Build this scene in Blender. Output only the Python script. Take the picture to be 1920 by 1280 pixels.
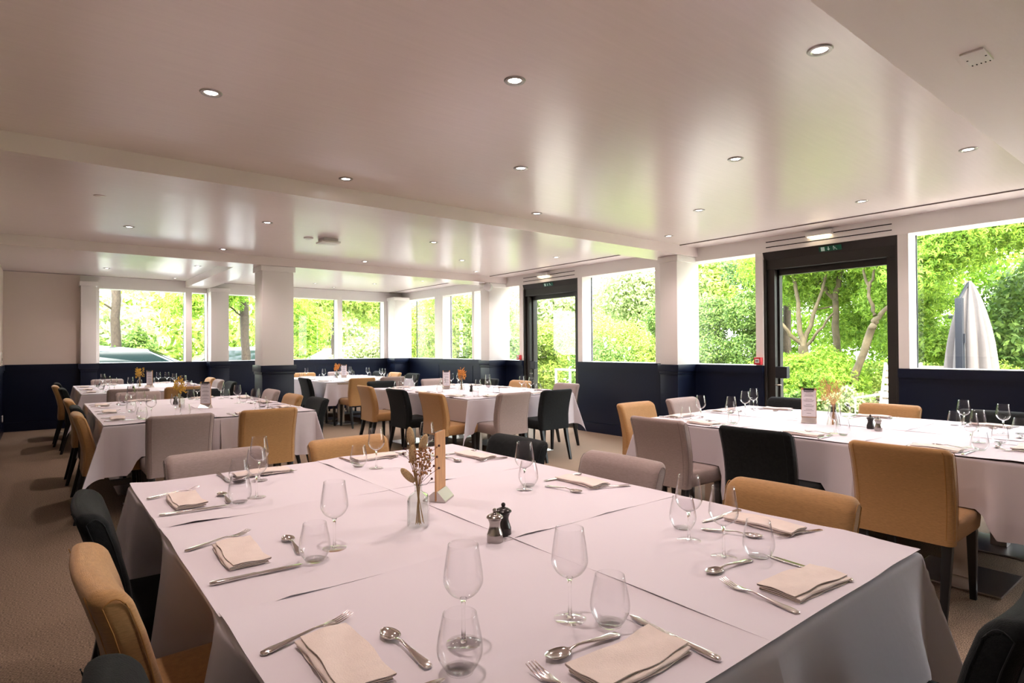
import bpy, bmesh, math, random
import numpy as np
from mathutils import Vector, Matrix
for o in list(bpy.data.objects): bpy.data.objects.remove(o)
scene = bpy.context.scene
COL = scene.collection
PI = math.pi
# ------------------------------------------------------------------ camera, world, sun, exposure
cam = bpy.data.cameras.new('camera'); camo = bpy.data.objects.new('camera', cam); COL.objects.link(camo)
cam.sensor_width = 36.0; cam.lens = 1114.7 * 36 / 1920; cam.clip_start = .02; cam.clip_end = 200
yaw, pit, rol = [math.radians(v) for v in (51.424, .563, -.345)]
f_ = Vector((math.cos(yaw) * math.cos(pit), math.sin(yaw) * math.cos(pit), math.sin(pit)))
r_ = Vector((math.sin(yaw), -math.cos(yaw), 0)); u_ = r_.cross(f_)
r2 = r_ * math.cos(rol) + u_ * math.sin(rol); u2 = -r_ * math.sin(rol) + u_ * math.cos(rol)
camo.matrix_world = Matrix(((r2.x, u2.x, -f_.x, 0), (r2.y, u2.y, -f_.y, 0), (r2.z, u2.z, -f_.z, 1.35), (0, 0, 0, 1)))
scene.camera = camo
w = bpy.data.worlds.new('world'); scene.world = w; w.use_nodes = True
wn = w.node_tree; wn.nodes.clear()
sky = wn.nodes.new('ShaderNodeTexSky'); sky.sky_type = 'NISHITA'; sky.sun_disc = False
sky.sun_elevation = math.radians(48); sky.sun_rotation = math.radians(200); sky.air_density = 1.6; sky.dust_density = 4.0; sky.ozone_density = .6
hz = wn.nodes.new('ShaderNodeMix'); hz.data_type = 'RGBA'; hz.inputs[0].default_value = .6
hz.inputs[7].default_value = (7.5, 7.6, 7.9, 1)
bg = wn.nodes.new('ShaderNodeBackground'); bg.inputs[1].default_value = 1.35
wo = wn.nodes.new('ShaderNodeOutputWorld')
wn.links.new(sky.outputs[0], hz.inputs[6]); wn.links.new(hz.outputs[2], bg.inputs[0]); wn.links.new(bg.outputs[0], wo.inputs[0])
sun = bpy.data.lights.new('sun', 'SUN'); sun.energy = 4.5; sun.angle = math.radians(1.5); sun.color = (1, .95, .85)
suno = bpy.data.objects.new('sun', sun); COL.objects.link(suno)
suno.rotation_euler = Vector((.62, .42, -.80)).to_track_quat('-Z', 'Y').to_euler()
scene.view_settings.view_transform = 'Standard'; scene.view_settings.look = 'None'
scene.view_settings.exposure = 1.12; scene.view_settings.gamma = 1.0; scene.view_settings.use_curve_mapping = False
SPOT_W = 26.0; SPOT_COL = (1, .80, .74)

# ------------------------------------------------------------------ materials
def NM(name):
    m = bpy.data.materials.new(name); m.use_nodes = True
    return m, m.node_tree, m.node_tree.nodes['Principled BSDF']
def mat(name, col, rough=.5, metal=0.0, spec=.5, noise=0, nscale=30, stretch=None, bump=0, bscale=None, sheen=0, detail=4, trans=0, ior=1.45, coat=0):
    m, t, p = NM(name)
    p.inputs['Base Color'].default_value = (*col, 1); p.inputs['Roughness'].default_value = rough
    p.inputs['Metallic'].default_value = metal; p.inputs['Specular IOR Level'].default_value = spec
    p.inputs['Transmission Weight'].default_value = trans; p.inputs['IOR'].default_value = ior
    p.inputs['Coat Weight'].default_value = coat
    if sheen: p.inputs['Sheen Weight'].default_value = sheen
    if noise or bump:
        tc = t.nodes.new('ShaderNodeTexCoord'); mp = t.nodes.new('ShaderNodeMapping')
        if stretch: mp.inputs['Scale'].default_value = stretch
        t.links.new(tc.outputs['Object'], mp.inputs[0])
    if noise:
        n = t.nodes.new('ShaderNodeTexNoise'); n.inputs['Scale'].default_value = nscale; n.inputs['Detail'].default_value = detail
        t.links.new(mp.outputs[0], n.inputs['Vector'])
        r = t.nodes.new('ShaderNodeMapRange'); r.inputs[1].default_value = .3; r.inputs[2].default_value = .7
        r.inputs[3].default_value = 1 - noise; r.inputs[4].default_value = 1 + noise
        t.links.new(n.outputs[0], r.inputs[0])
        mx = t.nodes.new('ShaderNodeVectorMath'); mx.operation = 'SCALE'; mx.inputs[0].default_value = col
        t.links.new(r.outputs[0], mx.inputs['Scale']); t.links.new(mx.outputs[0], p.inputs['Base Color'])
    if bump:
        n2 = t.nodes.new('ShaderNodeTexNoise'); n2.inputs['Scale'].default_value = bscale or nscale; n2.inputs['Detail'].default_value = 3
        t.links.new(mp.outputs[0], n2.inputs['Vector'])
        b = t.nodes.new('ShaderNodeBump'); b.inputs['Strength'].default_value = bump; b.inputs['Distance'].default_value = .004
        t.links.new(n2.outputs[0], b.inputs['Height']); t.links.new(b.outputs[0], p.inputs['Normal'])
    return m
M = {}
M['wall'] = mat('painted wall', (.74, .625, .555), .6, bump=.05, bscale=60)
M['gap_shade'] = mat('painted gap shade', (.16, .12, .11), .8)
M['white'] = mat('white paint', (.80, .76, .735), .45)
M['ceiling'] = mat('satin ceiling', (.77, .675, .65), .25, spec=.62, noise=.02, nscale=3, stretch=(1, 14, 1), bump=.05, bscale=7)
M['soffit'] = mat('textured soffit', (.86, .79, .765), .6, bump=.35, bscale=9, stretch=(1, 6, 1))
M['navy'] = mat('navy paint', (.0045, .008, .024), .36, spec=.3)
M['dark'] = mat('dark gap', (.01, .01, .01), .9)
M['black'] = mat('black aluminium', (.020, .017, .015), .45)
M['carpet'] = mat('carpet', (.27, .195, .14), .95, spec=.1, noise=.8, nscale=120, stretch=(1, 2.2, 1), bump=.9, bscale=260, detail=8)
M['cloth'] = mat('tablecloth', (.56, .515, .55), .8, spec=.15, bump=.6, bscale=11)
M['paper'] = mat('paper cover', (.655, .61, .665), .75, spec=.15, bump=.04, bscale=9)
M['napkin'] = mat('napkin cloth', (.74, .645, .60), .85, spec=.1, noise=.03, nscale=40, bump=.3, bscale=300)
M['mustard'] = mat('mustard fabric', (.41, .23, .095), .85, spec=.15, sheen=.25, noise=.13, nscale=60, stretch=(1, 1, 7), bump=.4, bscale=350)
M['grey'] = mat('greige fabric', (.32, .25, .235), .85, spec=.15, sheen=.25, noise=.12, nscale=60, stretch=(1, 1, 7), bump=.4, bscale=350)
M['charcoal'] = mat('charcoal fabric', (.012, .014, .015), .85, spec=.1, sheen=.05, noise=.2, nscale=60, bump=.4, bscale=350)
M['mustard_seam'] = mat('mustard seam', (.40, .20, .06), .9); M['grey_seam'] = mat('grey seam', (.22, .175, .17), .9)
M['charcoal_seam'] = mat('charcoal seam', (.012, .016, .018), .9)
M['leg'] = mat('black wood', (.006, .006, .007), .4)
M['steel'] = mat('brushed steel', (.55, .51, .48), .3, 1.0)
M['millsteel'] = mat('mill steel', (.36, .33, .31), .22, 1.0)
M['ring'] = mat('satin nickel ring', (.35, .32, .30), .35, 1.0)
M['cutlery'] = mat('cutlery steel', (.62, .58, .56), .13, 1.0)
M['top'] = mat('table top', (.25, .2, .17), .5)
M['wood'] = mat('oak board', (.52, .27, .12), .5, noise=.18, nscale=14, stretch=(6, 6, .8))
M['blackwood'] = mat('black mill wood', (.018, .014, .014), .3)
M['menupaper'] = mat('menu paper', (.76, .72, .76), .7); M['ink'] = mat('printed ink', (.12, .1, .12), .8)
M['red'] = mat('red plastic', (.55, .02, .03), .35); M['plastic'] = mat('white plastic', (.75, .73, .7), .4)
M['speaker'] = mat('speaker grey', (.55, .53, .52), .5, bump=.4, bscale=400)
M['green'] = mat('sign green', (.0, .10, .06), .5); M['signwhite'] = mat('sign white', (.55, .75, .70), .5)
M['tail'] = mat('bunny tail', (.56, .40, .22), .95, noise=.25, nscale=300, bump=1, bscale=500)
M['berry'] = mat('dried seed', (.36, .18, .08), .8, noise=.3, nscale=80)
M['darkberry'] = mat('dark seed', (.07, .02, .02), .6)
M['stem'] = mat('dried stem', (.36, .22, .09), .85); M['orange'] = mat('orange dried petals', (.62, .25, .04), .85, noise=.25, nscale=60)
M['straw'] = mat('straw grass', (.66, .36, .17), .85); M['yellowdry'] = mat('yellow dried petals', (.60, .36, .05), .85, noise=.3, nscale=60)
M['bark'] = mat('bark', (.04, .029, .02), .9, noise=.4, nscale=14, stretch=(3, 3, 1), bump=1, bscale=25)
M['palebark'] = mat('pale bark', (.085, .065, .035), .9, noise=.3, nscale=10, bump=1, bscale=25)
M['grass'] = mat('lawn', (.14, .22, .04), .95, noise=.4, nscale=4, bump=.8, bscale=60)
M['paving'] = mat('pale paving', (.55, .50, .45), .9, noise=.1, nscale=3)
M['asphalt'] = mat('asphalt', (.30, .29, .28), .9, noise=.15, nscale=30)
M['carpaint'] = mat('dark car paint', (.03, .045, .05), .2, coat=1); M['carpaint2'] = mat('silver car paint', (.45, .46, .48), .3, coat=1)
M['carglass'] = mat('car window', (.01, .02, .02), .08, spec=.5); M['tyre'] = mat('tyre', (.02, .02, .02), .8)
M['canvas'] = mat('parasol canvas', (.115, .10, .097), .9, noise=.05, nscale=20)
M['mast'] = mat('anthracite mast', (.013, .015, .021), .4)
M['teak'] = mat('weathered teak', (.42, .33, .26), .8, noise=.2, nscale=10, stretch=(1, 8, 1))
M['bloom'] = mat('white blossom', (.85, .78, .82), .8); M['cream'] = mat('cream render', (.72, .62, .48), .9)
M['railing'] = mat('pale railing', (.70, .66, .60), .5)
def glassmat(name, tint, rough=0.0, boost=1.0, base=.0):
    m = bpy.data.materials.new(name); m.use_nodes = True; t = m.node_tree; t.nodes.clear()
    tr = t.nodes.new('ShaderNodeBsdfTransparent'); tr.inputs[0].default_value = (*tint, 1)
    gl = t.nodes.new('ShaderNodeBsdfGlossy'); gl.inputs['Roughness'].default_value = rough
    lw = t.nodes.new('ShaderNodeLayerWeight'); lw.inputs[0].default_value = .5
    pw = t.nodes.new('ShaderNodeMath'); pw.operation = 'POWER'; pw.inputs[1].default_value = 3.2; t.links.new(lw.outputs['Facing'], pw.inputs[0])
    fr = t.nodes.new('ShaderNodeMath'); fr.operation = 'MULTIPLY_ADD'; fr.inputs[1].default_value = .96; fr.inputs[2].default_value = .04; t.links.new(pw.outputs[0], fr.inputs[0])
    ma = t.nodes.new('ShaderNodeMath'); ma.operation = 'MULTIPLY_ADD'; ma.inputs[1].default_value = boost; ma.inputs[2].default_value = base; ma.use_clamp = True
    mx = t.nodes.new('ShaderNodeMixShader'); o = t.nodes.new('ShaderNodeOutputMaterial')
    t.links.new(fr.outputs[0], ma.inputs[0]); t.links.new(ma.outputs[0], mx.inputs[0])
    t.links.new(tr.outputs[0], mx.inputs[1]); t.links.new(gl.outputs[0], mx.inputs[2]); t.links.new(mx.outputs[0], o.inputs[0])
    return m
M['pane'] = glassmat('window glass', (.965, .985, .975), .0, .6, -.005)
M['glass'] = glassmat('thin glass', (.993, .993, .995), .0, 1.0, -.028)
M['vaseglass'] = glassmat('bottle glass', (.965, .985, .975), .01, 1.2, .0)
m, t, p = NM('solid glass'); p.inputs['Base Color'].default_value = (1, 1, 1, 1); p.inputs['Roughness'].default_value = 0; p.inputs['Transmission Weight'].default_value = 1; p.inputs['IOR'].default_value = 1.45
M['solidglass'] = m
def emit(name, col, s):
    m, t, p = NM(name); p.inputs['Base Color'].default_value = (*col, 1)
    p.inputs['Emission Color'].default_value = (*col, 1); p.inputs['Emission Strength'].default_value = s
    return m
M['lamp'] = emit('lamp lens', (1, .92, .86), 14); M['diffuser'] = emit('emergency diffuser', (1, .84, .55), 2.2)
def leafmat(name, c1, c2, tl=.45):
    m, t, p = NM(name); nt = t
    g = nt.nodes.new('ShaderNodeNewGeometry'); cr = nt.nodes.new('ShaderNodeMix'); cr.data_type = 'RGBA'
    cr.inputs[6].default_value = (*c1, 1); cr.inputs[7].default_value = (*c2, 1)
    nt.links.new(g.outputs['Random Per Island'], cr.inputs[0])
    nt.links.new(cr.outputs[2], p.inputs['Base Color']); p.inputs['Roughness'].default_value = .55; p.inputs['Specular IOR Level'].default_value = .3
    tb = nt.nodes.new('ShaderNodeBsdfTranslucent'); nt.links.new(cr.outputs[2], tb.inputs[0])
    mx = nt.nodes.new('ShaderNodeMixShader'); mx.inputs[0].default_value = tl
    nt.links.new(p.outputs[0], mx.inputs[1]); nt.links.new(tb.outputs[0], mx.inputs[2])
    nt.links.new(mx.outputs[0], nt.nodes['Material Output'].inputs[0])
    return m
M['leaf_maple'] = leafmat('maple leaves', (.10, .22, .02), (.36, .52, .06), .45)
M['leaf_hedge'] = leafmat('hedge leaves', (.035, .09, .015), (.25, .38, .08), .3)
M['leaf_bright'] = leafmat('bright leaves', (.12, .22, .03), (.46, .56, .12), .4)
M['leaf_dark'] = leafmat('dark leaves', (.02, .06, .015), (.13, .22, .06), .3)
M['leaf_olive'] = leafmat('pale leaves', (.16, .23, .08), (.48, .53, .26), .4)

# ------------------------------------------------------------------ mesh helpers
class B:
    """collects rings, boxes and tubes into one mesh"""
    def __init__(s): s.v = []; s.f = []; s.m = []; s.k = 0
    def add(s, vs, fs):
        n = len(s.v); s.v += [tuple(v) for v in vs]; s.f += [tuple(i + n for i in f) for f in fs]; s.m += [s.k] * len(fs); return s
    def box(s, x0, x1, y0, y1, z0, z1):
        v = [(x, y, z) for z in (z0, z1) for y in (y0, y1) for x in (x0, x1)]
        return s.add(v, [(0, 2, 3, 1), (4, 5, 7, 6), (0, 1, 5, 4), (2, 6, 7, 3), (0, 4, 6, 2), (1, 3, 7, 5)])
    def loft(s, rings, cap=True, closed=True):
        n = len(rings[0]); vs = [p for r in rings for p in r]; fs = []
        for i in range(len(rings) - 1):
            for j in range(n if closed else n - 1):
                a = i * n + j; b = i * n + (j + 1) % n
                fs.append((a, b, b + n, a + n))
        if cap and closed: fs += [tuple(reversed(range(n))), tuple(range((len(rings) - 1) * n, len(rings) * n))]
        return s.add(vs, fs)
    def lathe(s, prof, n=24, cx=0, cy=0, cap=True):
        return s.loft([[(cx + r * math.cos(2 * PI * j / n), cy + r * math.sin(2 * PI * j / n), z) for j in range(n)] for r, z in prof], cap)
    def tube(s, pts, rad, n=6):
        pts = [Vector(p) for p in pts]; rings = []
        if not isinstance(rad, (list, tuple)): rad = [rad] * len(pts)
        for i, p in enumerate(pts):
            d = (pts[min(i + 1, len(pts) - 1)] - pts[max(i - 1, 0)]).normalized()
            a = d.cross(Vector((0, 0, 1)) if abs(d.z) < .9 else Vector((1, 0, 0))).normalized(); b = a.cross(d)
            rings.append([tuple(p + (a * math.cos(2 * PI * j / n) + b * math.sin(2 * PI * j / n)) * rad[i]) for j in range(n)])
        return s.loft(rings)
    def ball(s, c, rx, ry=None, rz=None, n=10, m=7, rot=None):
        ry = ry or rx; rz = rz or rx; rings = []
        for i in range(m + 1):
            a = PI * (i + .0) / m; rr = max(math.sin(a), .02)
            ring = [Vector((rx * rr * math.cos(2 * PI * j / n), ry * rr * math.sin(2 * PI * j / n), -rz * math.cos(a))) for j in range(n)]
            if rot: ring = [rot @ q for q in ring]
            rings.append([tuple(Vector(c) + q) for q in ring])
        return s.loft(rings)
    def mesh(s, name, mats, smooth=35, bevel=0):
        me = bpy.data.meshes.new(name); me.from_pydata(s.v, [], s.f); me.update()
        for mm in (mats if isinstance(mats, (list, tuple)) else [mats]): me.materials.append(M[mm] if isinstance(mm, str) else mm)
        if max(s.m, default=0) > 0: me.polygons.foreach_set('material_index', s.m)
        bm = bmesh.new(); bm.from_mesh(me)
        if bevel:
            es = [e for e in bm.edges if len(e.link_faces) == 2 and e.calc_face_angle(0) > .6]
            bmesh.ops.bevel(bm, geom=es, offset=bevel, segments=2, profile=.6, affect='EDGES', clamp_overlap=True)
        bmesh.ops.recalc_face_normals(bm, faces=bm.faces); bm.to_mesh(me); bm.free()
        if smooth:
            me.polygons.foreach_set('use_smooth', [True] * len(me.polygons)); me.set_sharp_from_angle(angle=math.radians(smooth))
        return me
    def obj(s, name, mats, parent=None, smooth=35, bevel=0, **kw):
        return link(name, s.mesh(name, mats, smooth, bevel), parent, **kw)
def link(name, data, parent=None, loc=None, rz=None, **kw):
    o = bpy.data.objects.new(name, data); COL.objects.link(o)
    if parent: o.parent = parent
    if loc: o.location = loc
    if rz is not None: o.rotation_euler = (0, 0, rz)
    for k, v in kw.items(): o[k] = v
    return o
def thing(name, label, cat, loc=(0, 0, 0), rz=0, group=None):
    o = link(name, None, None, loc, rz, label=label, category=cat); o.empty_display_size = .05
    if group: o['group'] = group
    return o
def struct(name, b, mats, parent=None, **kw):
    o = b.obj(name, mats, parent, **kw)
    if not parent: o['kind'] = 'structure'
    return o
def sempty(name, loc=(0, 0, 0)):
    o = link(name, None, None, loc); o['kind'] = 'structure'; return o
def copytree(o, parent=None):
    c = o.copy(); COL.objects.link(c)
    if parent: c.parent = parent
    for ch in [q for q in KIDS.get(o.name, [])]: copytree(ch, c)
    return c
KIDS = {}
def freeze(root):
    """remember the children of a finished thing so that copies can be made fast"""
    def rec(o):
        ks = list(o.children); KIDS[o.name] = ks
        for k in ks: rec(k)
    rec(root)
def rrect(w, t, r, n=4):
    """rounded rectangle outline, half sizes w,t"""
    r = min(r, w, t); P = []
    for cx, cy, a0 in ((w - r, t - r, 0), (-w + r, t - r, PI / 2), (-w + r, -t + r, PI), (w - r, -t + r, 1.5 * PI)):
        for i in range(n + 1):
            a = a0 + PI / 2 * i / n; P.append((cx + r * math.cos(a), cy + r * math.sin(a)))
    return P

# ------------------------------------------------------------------ room
XW = 6.88; XO = 7.14; YF = 12.9; XL = -.45; YN = -3.2; ZC = 2.66; ZH = 2.48; ZD = 1.11
struct('floor', B().box(XL - .2, XO, YN - .2, YF + .3, -.1, 0), 'carpet', smooth=0)
# glossy suspended ceiling with a shadow gap along the window wall
b = B()
b.box(XL, 6.495, YN, YF - .12, ZC, ZC + .03); b.box(6.513, XW + .02, YN, YF - .12, ZC, ZC + .03)
b.box(XL, XW + .02, YF - .112, YF + .02, ZC, ZC + .03)
b.k = 1; b.box(6.478, 6.495, YN, YF - .12, ZC - .009, ZC + .001); b.box(XL, 6.49, YF - .125, YF - .112, ZC - .004, ZC + .001)  # dark beads along the panel edges stand in for the shade of the gaps
struct('ceiling', b, ['ceiling', 'gap_shade'], smooth=0)
struct('ceiling', B().box(XL - .2, XO + .1, YN - .2, YF + .4, ZC + .05, ZC + .35), 'dark', smooth=0)
def beam(n, x0, x1, y0, y1, z=2.54):
    struct('trim_%d' % n, B().box(x0, x1, y0, y1, z, ZC + .002), 'soffit' if n == 1 else 'ceiling', smooth=0)
beam(1, XL, XW - .002, .05, .95); beam(2, XL, XW - .002, 4.64, 5.15); beam(3, XL, XW - .002, 8.77, 9.27); beam(4, 2.22, 2.63, 9.272, YF - .002)
def dado_x(b, x, y0, y1, sgn, stiles=()):
    """navy wainscot on a wall of constant x; sgn = direction of the room"""
    b.box(min(x, x - sgn * .03), max(x, x - sgn * .03), y0, y1, 0, ZD - .001)
    b.box(min(x, x + sgn * .012), max(x, x + sgn * .012), y0, y1, .0, .15)
    b.box(min(x, x + sgn * .010), max(x, x + sgn * .010), y0, y1, ZD - .13, ZD - .09)
    b.box(min(x, x + sgn * .028), max(x, x + sgn * .028), y0 - .0, y1 + .0, ZD - .09, ZD)
    for q in stiles: b.box(min(x, x + sgn * .006), max(x, x + sgn * .006), q, q + .012, .15, ZD - .13)
def dado_y(b, y, x0, x1, stiles=()):
    b.box(x0, x1, y, y + .03, 0, ZD - .001); b.box(x0, x1, y - .012, y, 0, .15)
    b.box(x0, x1, y - .010, y, ZD - .13, ZD - .09); b.box(x0, x1, y - .028, y, ZD - .09, ZD)
    for q in stiles: b.box(q, q + .012, y - .006, y, .15, ZD - .13)
# window wall: wainscot wall segments between the doors, header, end walls
D1 = (2.289, 3.74); D2 = (6.905, 8.31)
b = B(); segs = [(YN, D1[0]), (D1[1], D2[0]), (D2[1], YF)]
for (a, c), st in zip(segs, ((-.9, 1.2), (5.2,), (9.9, 11.2))):
    b.k = 0; dado_x(b, XW, a, c, -1, st)
    b.box(XW + .03, XO, a, c, 0, ZD - .02)
b.k = 1
b.box(XW, XO, YN, YF, ZH, ZC + .02)
struct('wall_right', b, ['navy', 'white'], smooth=0)
# posts between the windows
POSTS = [(-1.62, -1.5), (2.19, 2.289), (3.736, 3.832), (5.255, 5.35), (6.80, 6.905), (8.31, 8.41), (9.84, 9.93), (11.04, 11.375)]
b = B()
for a, c in POSTS: b.box(XW + .001, XO - .02, a, c, ZD, ZH)
b.box(XW + .001, XO - .01, YN, YN + 1.0, ZD, ZH)
struct('trim_5', b, 'white', smooth=0, bevel=.003)
wins = [(-1.5, .53), (.84, 2.19), (3.832, 5.255), (5.35, 6.80), (8.41, 9.84), (9.93, 11.04), (11.375, 12.55)]
def window(n, axis, a, c, wide=0):
    r = sempty('window_%d' % n)
    fr = B(); gx = XO - .045
    if axis == 'x':
        fr.k = 0; fr.box(XW + .03, XO - .01, a, c, ZD - .02, ZD + .004)             # white sill board
        fr.k = 1
        for q in (a, c - .008): fr.box(gx - .008, gx + .012, q, q + .008, ZD, ZH)
        fr.obj('window_frame', ['white', 'mast'], r, smooth=0)
        B().box(gx, gx + .006, a + .008, c - .008, ZD + .004, ZH).obj('glass_pane', 'pane', r, smooth=0)
    else:
        fr.box(a, c, YF + .03, YF + .24, ZD - .02, ZD + .004); fr.k = 1
        for q in (a, c - .008): fr.box(q, q + .008, YF + .19, YF + .21, ZD, 2.45)
        fr.obj('window_frame', ['white', 'mast'], r, smooth=0)
        B().box(a + .008, c - .008, YF + .2, YF + .206, ZD + .004, 2.45).obj('glass_pane', 'pane', r, smooth=0)
for i, (a, c) in enumerate(wins): window(i + 1, 'x', a, c)
# far wall with its windows
b = B(); dado_y(b, YF, XL, XO, (1.55, 3.7, 4.8)); b.box(XL - .2, XO + .1, YF + .03, YF + .25, 0, ZD - .02)
b.k = 1
b.box(XL - .2, .58, YF + .0, YF + .25, ZD - .002, ZC + .02)
b.k = 2
b.box(.58, XO, YF, YF + .25, 2.45, ZC + .02); b.box(XW - .2, XO, YF + .001, YF + .25, ZD - .002, 2.45)
struct('wall_back', b, ['navy', 'wall', 'white'], smooth=0)
b = B()
for a, c in ((.58, .86), (2.23, 2.34), (2.6, 2.98), (5.27, 5.385), (6.41, 6.7)): b.box(a, c, YF + .001, YF + .22, ZD, 2.45)
struct('trim_6', b, 'white', smooth=0, bevel=.003)
for i, (a, c) in enumerate(((.86, 2.23), (2.34, 2.6), (2.98, 5.27), (5.385, 6.41))): window(8 + i, 'y', a, c)
# left and near walls
b = B(); dado_x(b, XL, YN, YF, 1, ()); b.k = 1; b.box(XL - .2, XL, YN - .2, YF + .25, ZD, ZC + .02); b.box(XL - .2, XL - .03, YN - .2, YF + .25, 0, ZD)
struct('wall_left', b, ['navy', 'wall'], smooth=0)
struct('wall_front', B().box(XL - .2, XO, YN - .2, YN, 0, ZC + .02), 'wall', smooth=0)
# columns, white above and navy wainscot below
def column(x0, x1, y0, y1, front=True):
    r = sempty('column', ((x0 + x1) / 2, (y0 + y1) / 2, 0))
    def bx(q, g, z0, z1): q.box(x0 - g - r.location.x, x1 + (g if x1 < XW - .1 else 0) - r.location.x, y0 - g - r.location.y, y1 + (g if y1 < YF - .1 else 0) - r.location.y, z0, z1)
    s = B(); bx(s, 0, ZD, 2.54); s.obj('shaft', 'white', r, bevel=.004)
    s = B(); bx(s, .022, 2.462, 2.538); s.obj('capital', 'white', r, bevel=.006)
    s = B(); bx(s, .004, 0, ZD - .09); bx(s, .030, ZD - .09, ZD + .001); bx(s, .014, ZD - .13, ZD - .09); bx(s, .016, .001, .15)
    s.obj('wainscot', 'navy', r, bevel=.003)
column(6.5, XW + .1, 4.70, 4.97); column(6.5, XW + .1, 8.82, 9.09); column(2.49, 2.93, 8.80, 9.17); column(6.5, XW - .0, 12.52, YF); column(6.5, XW + .1, .55, .82)
column(.58, .80, 12.66, YF); column(2.62, 2.94, 12.62, YF)
# doors
def door(n, y0, y1):
    r = sempty('door_%d' % n, (XW, y0, 0)); L = y1 - y0
    f = B()
    f.box(.06, .25, .0, .12, 0, 2.40); f.box(.06, .25, L - .12, L, 0, 2.40); f.box(.04, .25, 0, L, 2.27, 2.40)
    f.box(.02, .10, .0, .03, 0, 2.40); f.box(.02, .10, L - .03, L, 0, 2.40)
    f.obj('door_frame', 'black', r, smooth=0, bevel=.004)
    h = B(); h.loft([[(.0, y, 2.478), (.25, y, 2.478), (.25, y, 2.36), (.07, y, 2.36), (.04, y, 2.385)] for y in (.0, L)]); h.obj('door_header', 'black', r, smooth=0, bevel=.003)
    l = B(); gl = .115
    l.box(.13, .19, .03, gl + .03, .01, 2.27); l.box(.13, .19, L - gl - .03, L - .03, .01, 2.27); l.box(.13, .19, gl, L - gl, 2.20, 2.27); l.box(.13, .19, gl, L - gl, .01, .12)
    lo = l.obj('door_leaf', 'black', r, smooth=0, bevel=.003)
    B().box(.157, .163, gl + .03, L - gl - .03, .12, 2.20).obj('glass_pane', 'pane', lo, smooth=0)
    k = B(); k.box(.06, .13, L - .26, L - .12, .96, 1.10); k.obj('lock_box', 'mast', lo, smooth=0, bevel=.006)
    k = B(); k.tube([(.12, L - .10, .88), (.07, L - .10, .88), (.06, L - .14, .88), (.06, L - .19, .88)], .009); k.obj('lever_handle', 'steel', lo)
    return r
d1 = door(1, *D1); d2 = door(2, *D2)
# signs above the doors
def exit_sign(y, lab):
    t = thing('exit_sign', lab, 'sign', (XW + .012, y, 2.425), 0, 'exit signs above the doors')
    B().box(-.002, .0, -.12, .12, -.028, .028).obj('sign_plate', 'green', t, smooth=0)
    s = B(); s.box(-.004, -.002, .058, .098, -.022, .022); s.obj('door_symbol', 'signwhite', t, smooth=0)
    s = B(); s.add([(-.003, .022, .022), (-.003, .012, .022), (-.003, .012, -.002), (-.003, .0, -.002), (-.003, .017, -.022), (-.003, .034, -.002), (-.003, .022, -.002)], [(0, 1, 2, 3, 4, 5, 6)]); s.obj('arrow_symbol', 'signwhite', t, smooth=0)
    s = B(); s.tube([(-.003, -.036, .021), (-.003, -.040, .015), (-.003, -.043, .010), (-.003, -.048, -.003), (-.003, -.036, -.010), (-.003, -.040, -.022)], [.006, .006, .003, .0035, .0025, .0025], 6)
    s.tube([(-.003, -.048, -.003), (-.003, -.062, -.009), (-.003, -.072, -.022)], .0025, 5); s.tube([(-.003, -.030, .0), (-.003, -.043, .009), (-.003, -.060, .004)], .002, 5)
    s.obj('runner_symbol', 'signwhite', t, smooth=0)
    t.rotation_euler = (0, math.radians(-18), 0); t.location.x = XW + .004; t.location.z = 2.43
exit_sign(2.95, 'small green exit sign on the black head of the door beside the parasol'); exit_sign(7.62, 'small green exit sign on the far black door head by the hedge')
for y0, y1, lab in ((2.336, 3.692, 'black twin slot air grille above the door beside the parasol'), (6.965, 8.285, 'black twin slot air grille above the far garden door')):
    g = B(); g.box(XW - .003, XW, y0, y1, 2.593, 2.603); g.box(XW - .003, XW, y0, y1, 2.530, 2.540)
    g.obj('slot_grille', 'dark', None, smooth=0, label=lab, category='air vent', group='slot grilles above the doors')
for y, lab in ((3.05, 'lit white emergency light above the door beside the parasol'), (7.70, 'lit white emergency light above the far garden door')):
    t = thing('emergency_light', lab, 'lamp', (XW, y, 2.60), 0, 'emergency lights above the doors')
    B().box(-.07, 0, -.14, .14, -.02, .035).obj('housing', 'plastic', t, bevel=.008)
    B().box(-.066, -.004, -.12, .12, -.032, -.02).obj('diffuser', 'diffuser', t, bevel=.004)
for y, lab in ((3.79, 'red fire alarm call point beside the near black door'), (8.39, 'red fire alarm call point beside the far garden door')):
    t = thing('fire_call_point', lab, 'alarm', (XW, y, 1.165), 0, 'fire call points beside the doors')
    B().box(-.05, 0, -.045, .045, -.045, .045).obj('casing', 'red', t, bevel=.006)
    B().box(-.056, -.05, -.026, .026, -.022, .026).obj('break_panel', 'plastic', t, bevel=.001)
    B().box(-.058, -.056, -.018, .018, -.004, .010).obj('instruction_label', 'ink', t, smooth=0)
t = thing('wall_speaker', 'round grey loudspeaker on a bracket high on the column', 'speaker', (6.43, 8.72, 2.44))
rings = [[(-.11 + .0 + x, r * math.cos(a), r * math.sin(a)) for a in [2 * PI * j / 20 for j in range(20)]] for x, r in ((-.07, .05), (-.065, .068), (.0, .075), (.07, .075), (.085, .06))]
s = B(); s.loft(rings); so = s.obj('cabinet', 'speaker', t); so.rotation_euler = (0, 0, .75)
B().tube([(-.09, 0, .0), (-.02, .04, .05), (.07, .09, .09)], .016, 8).obj('bracket', 'mast', t)
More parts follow.
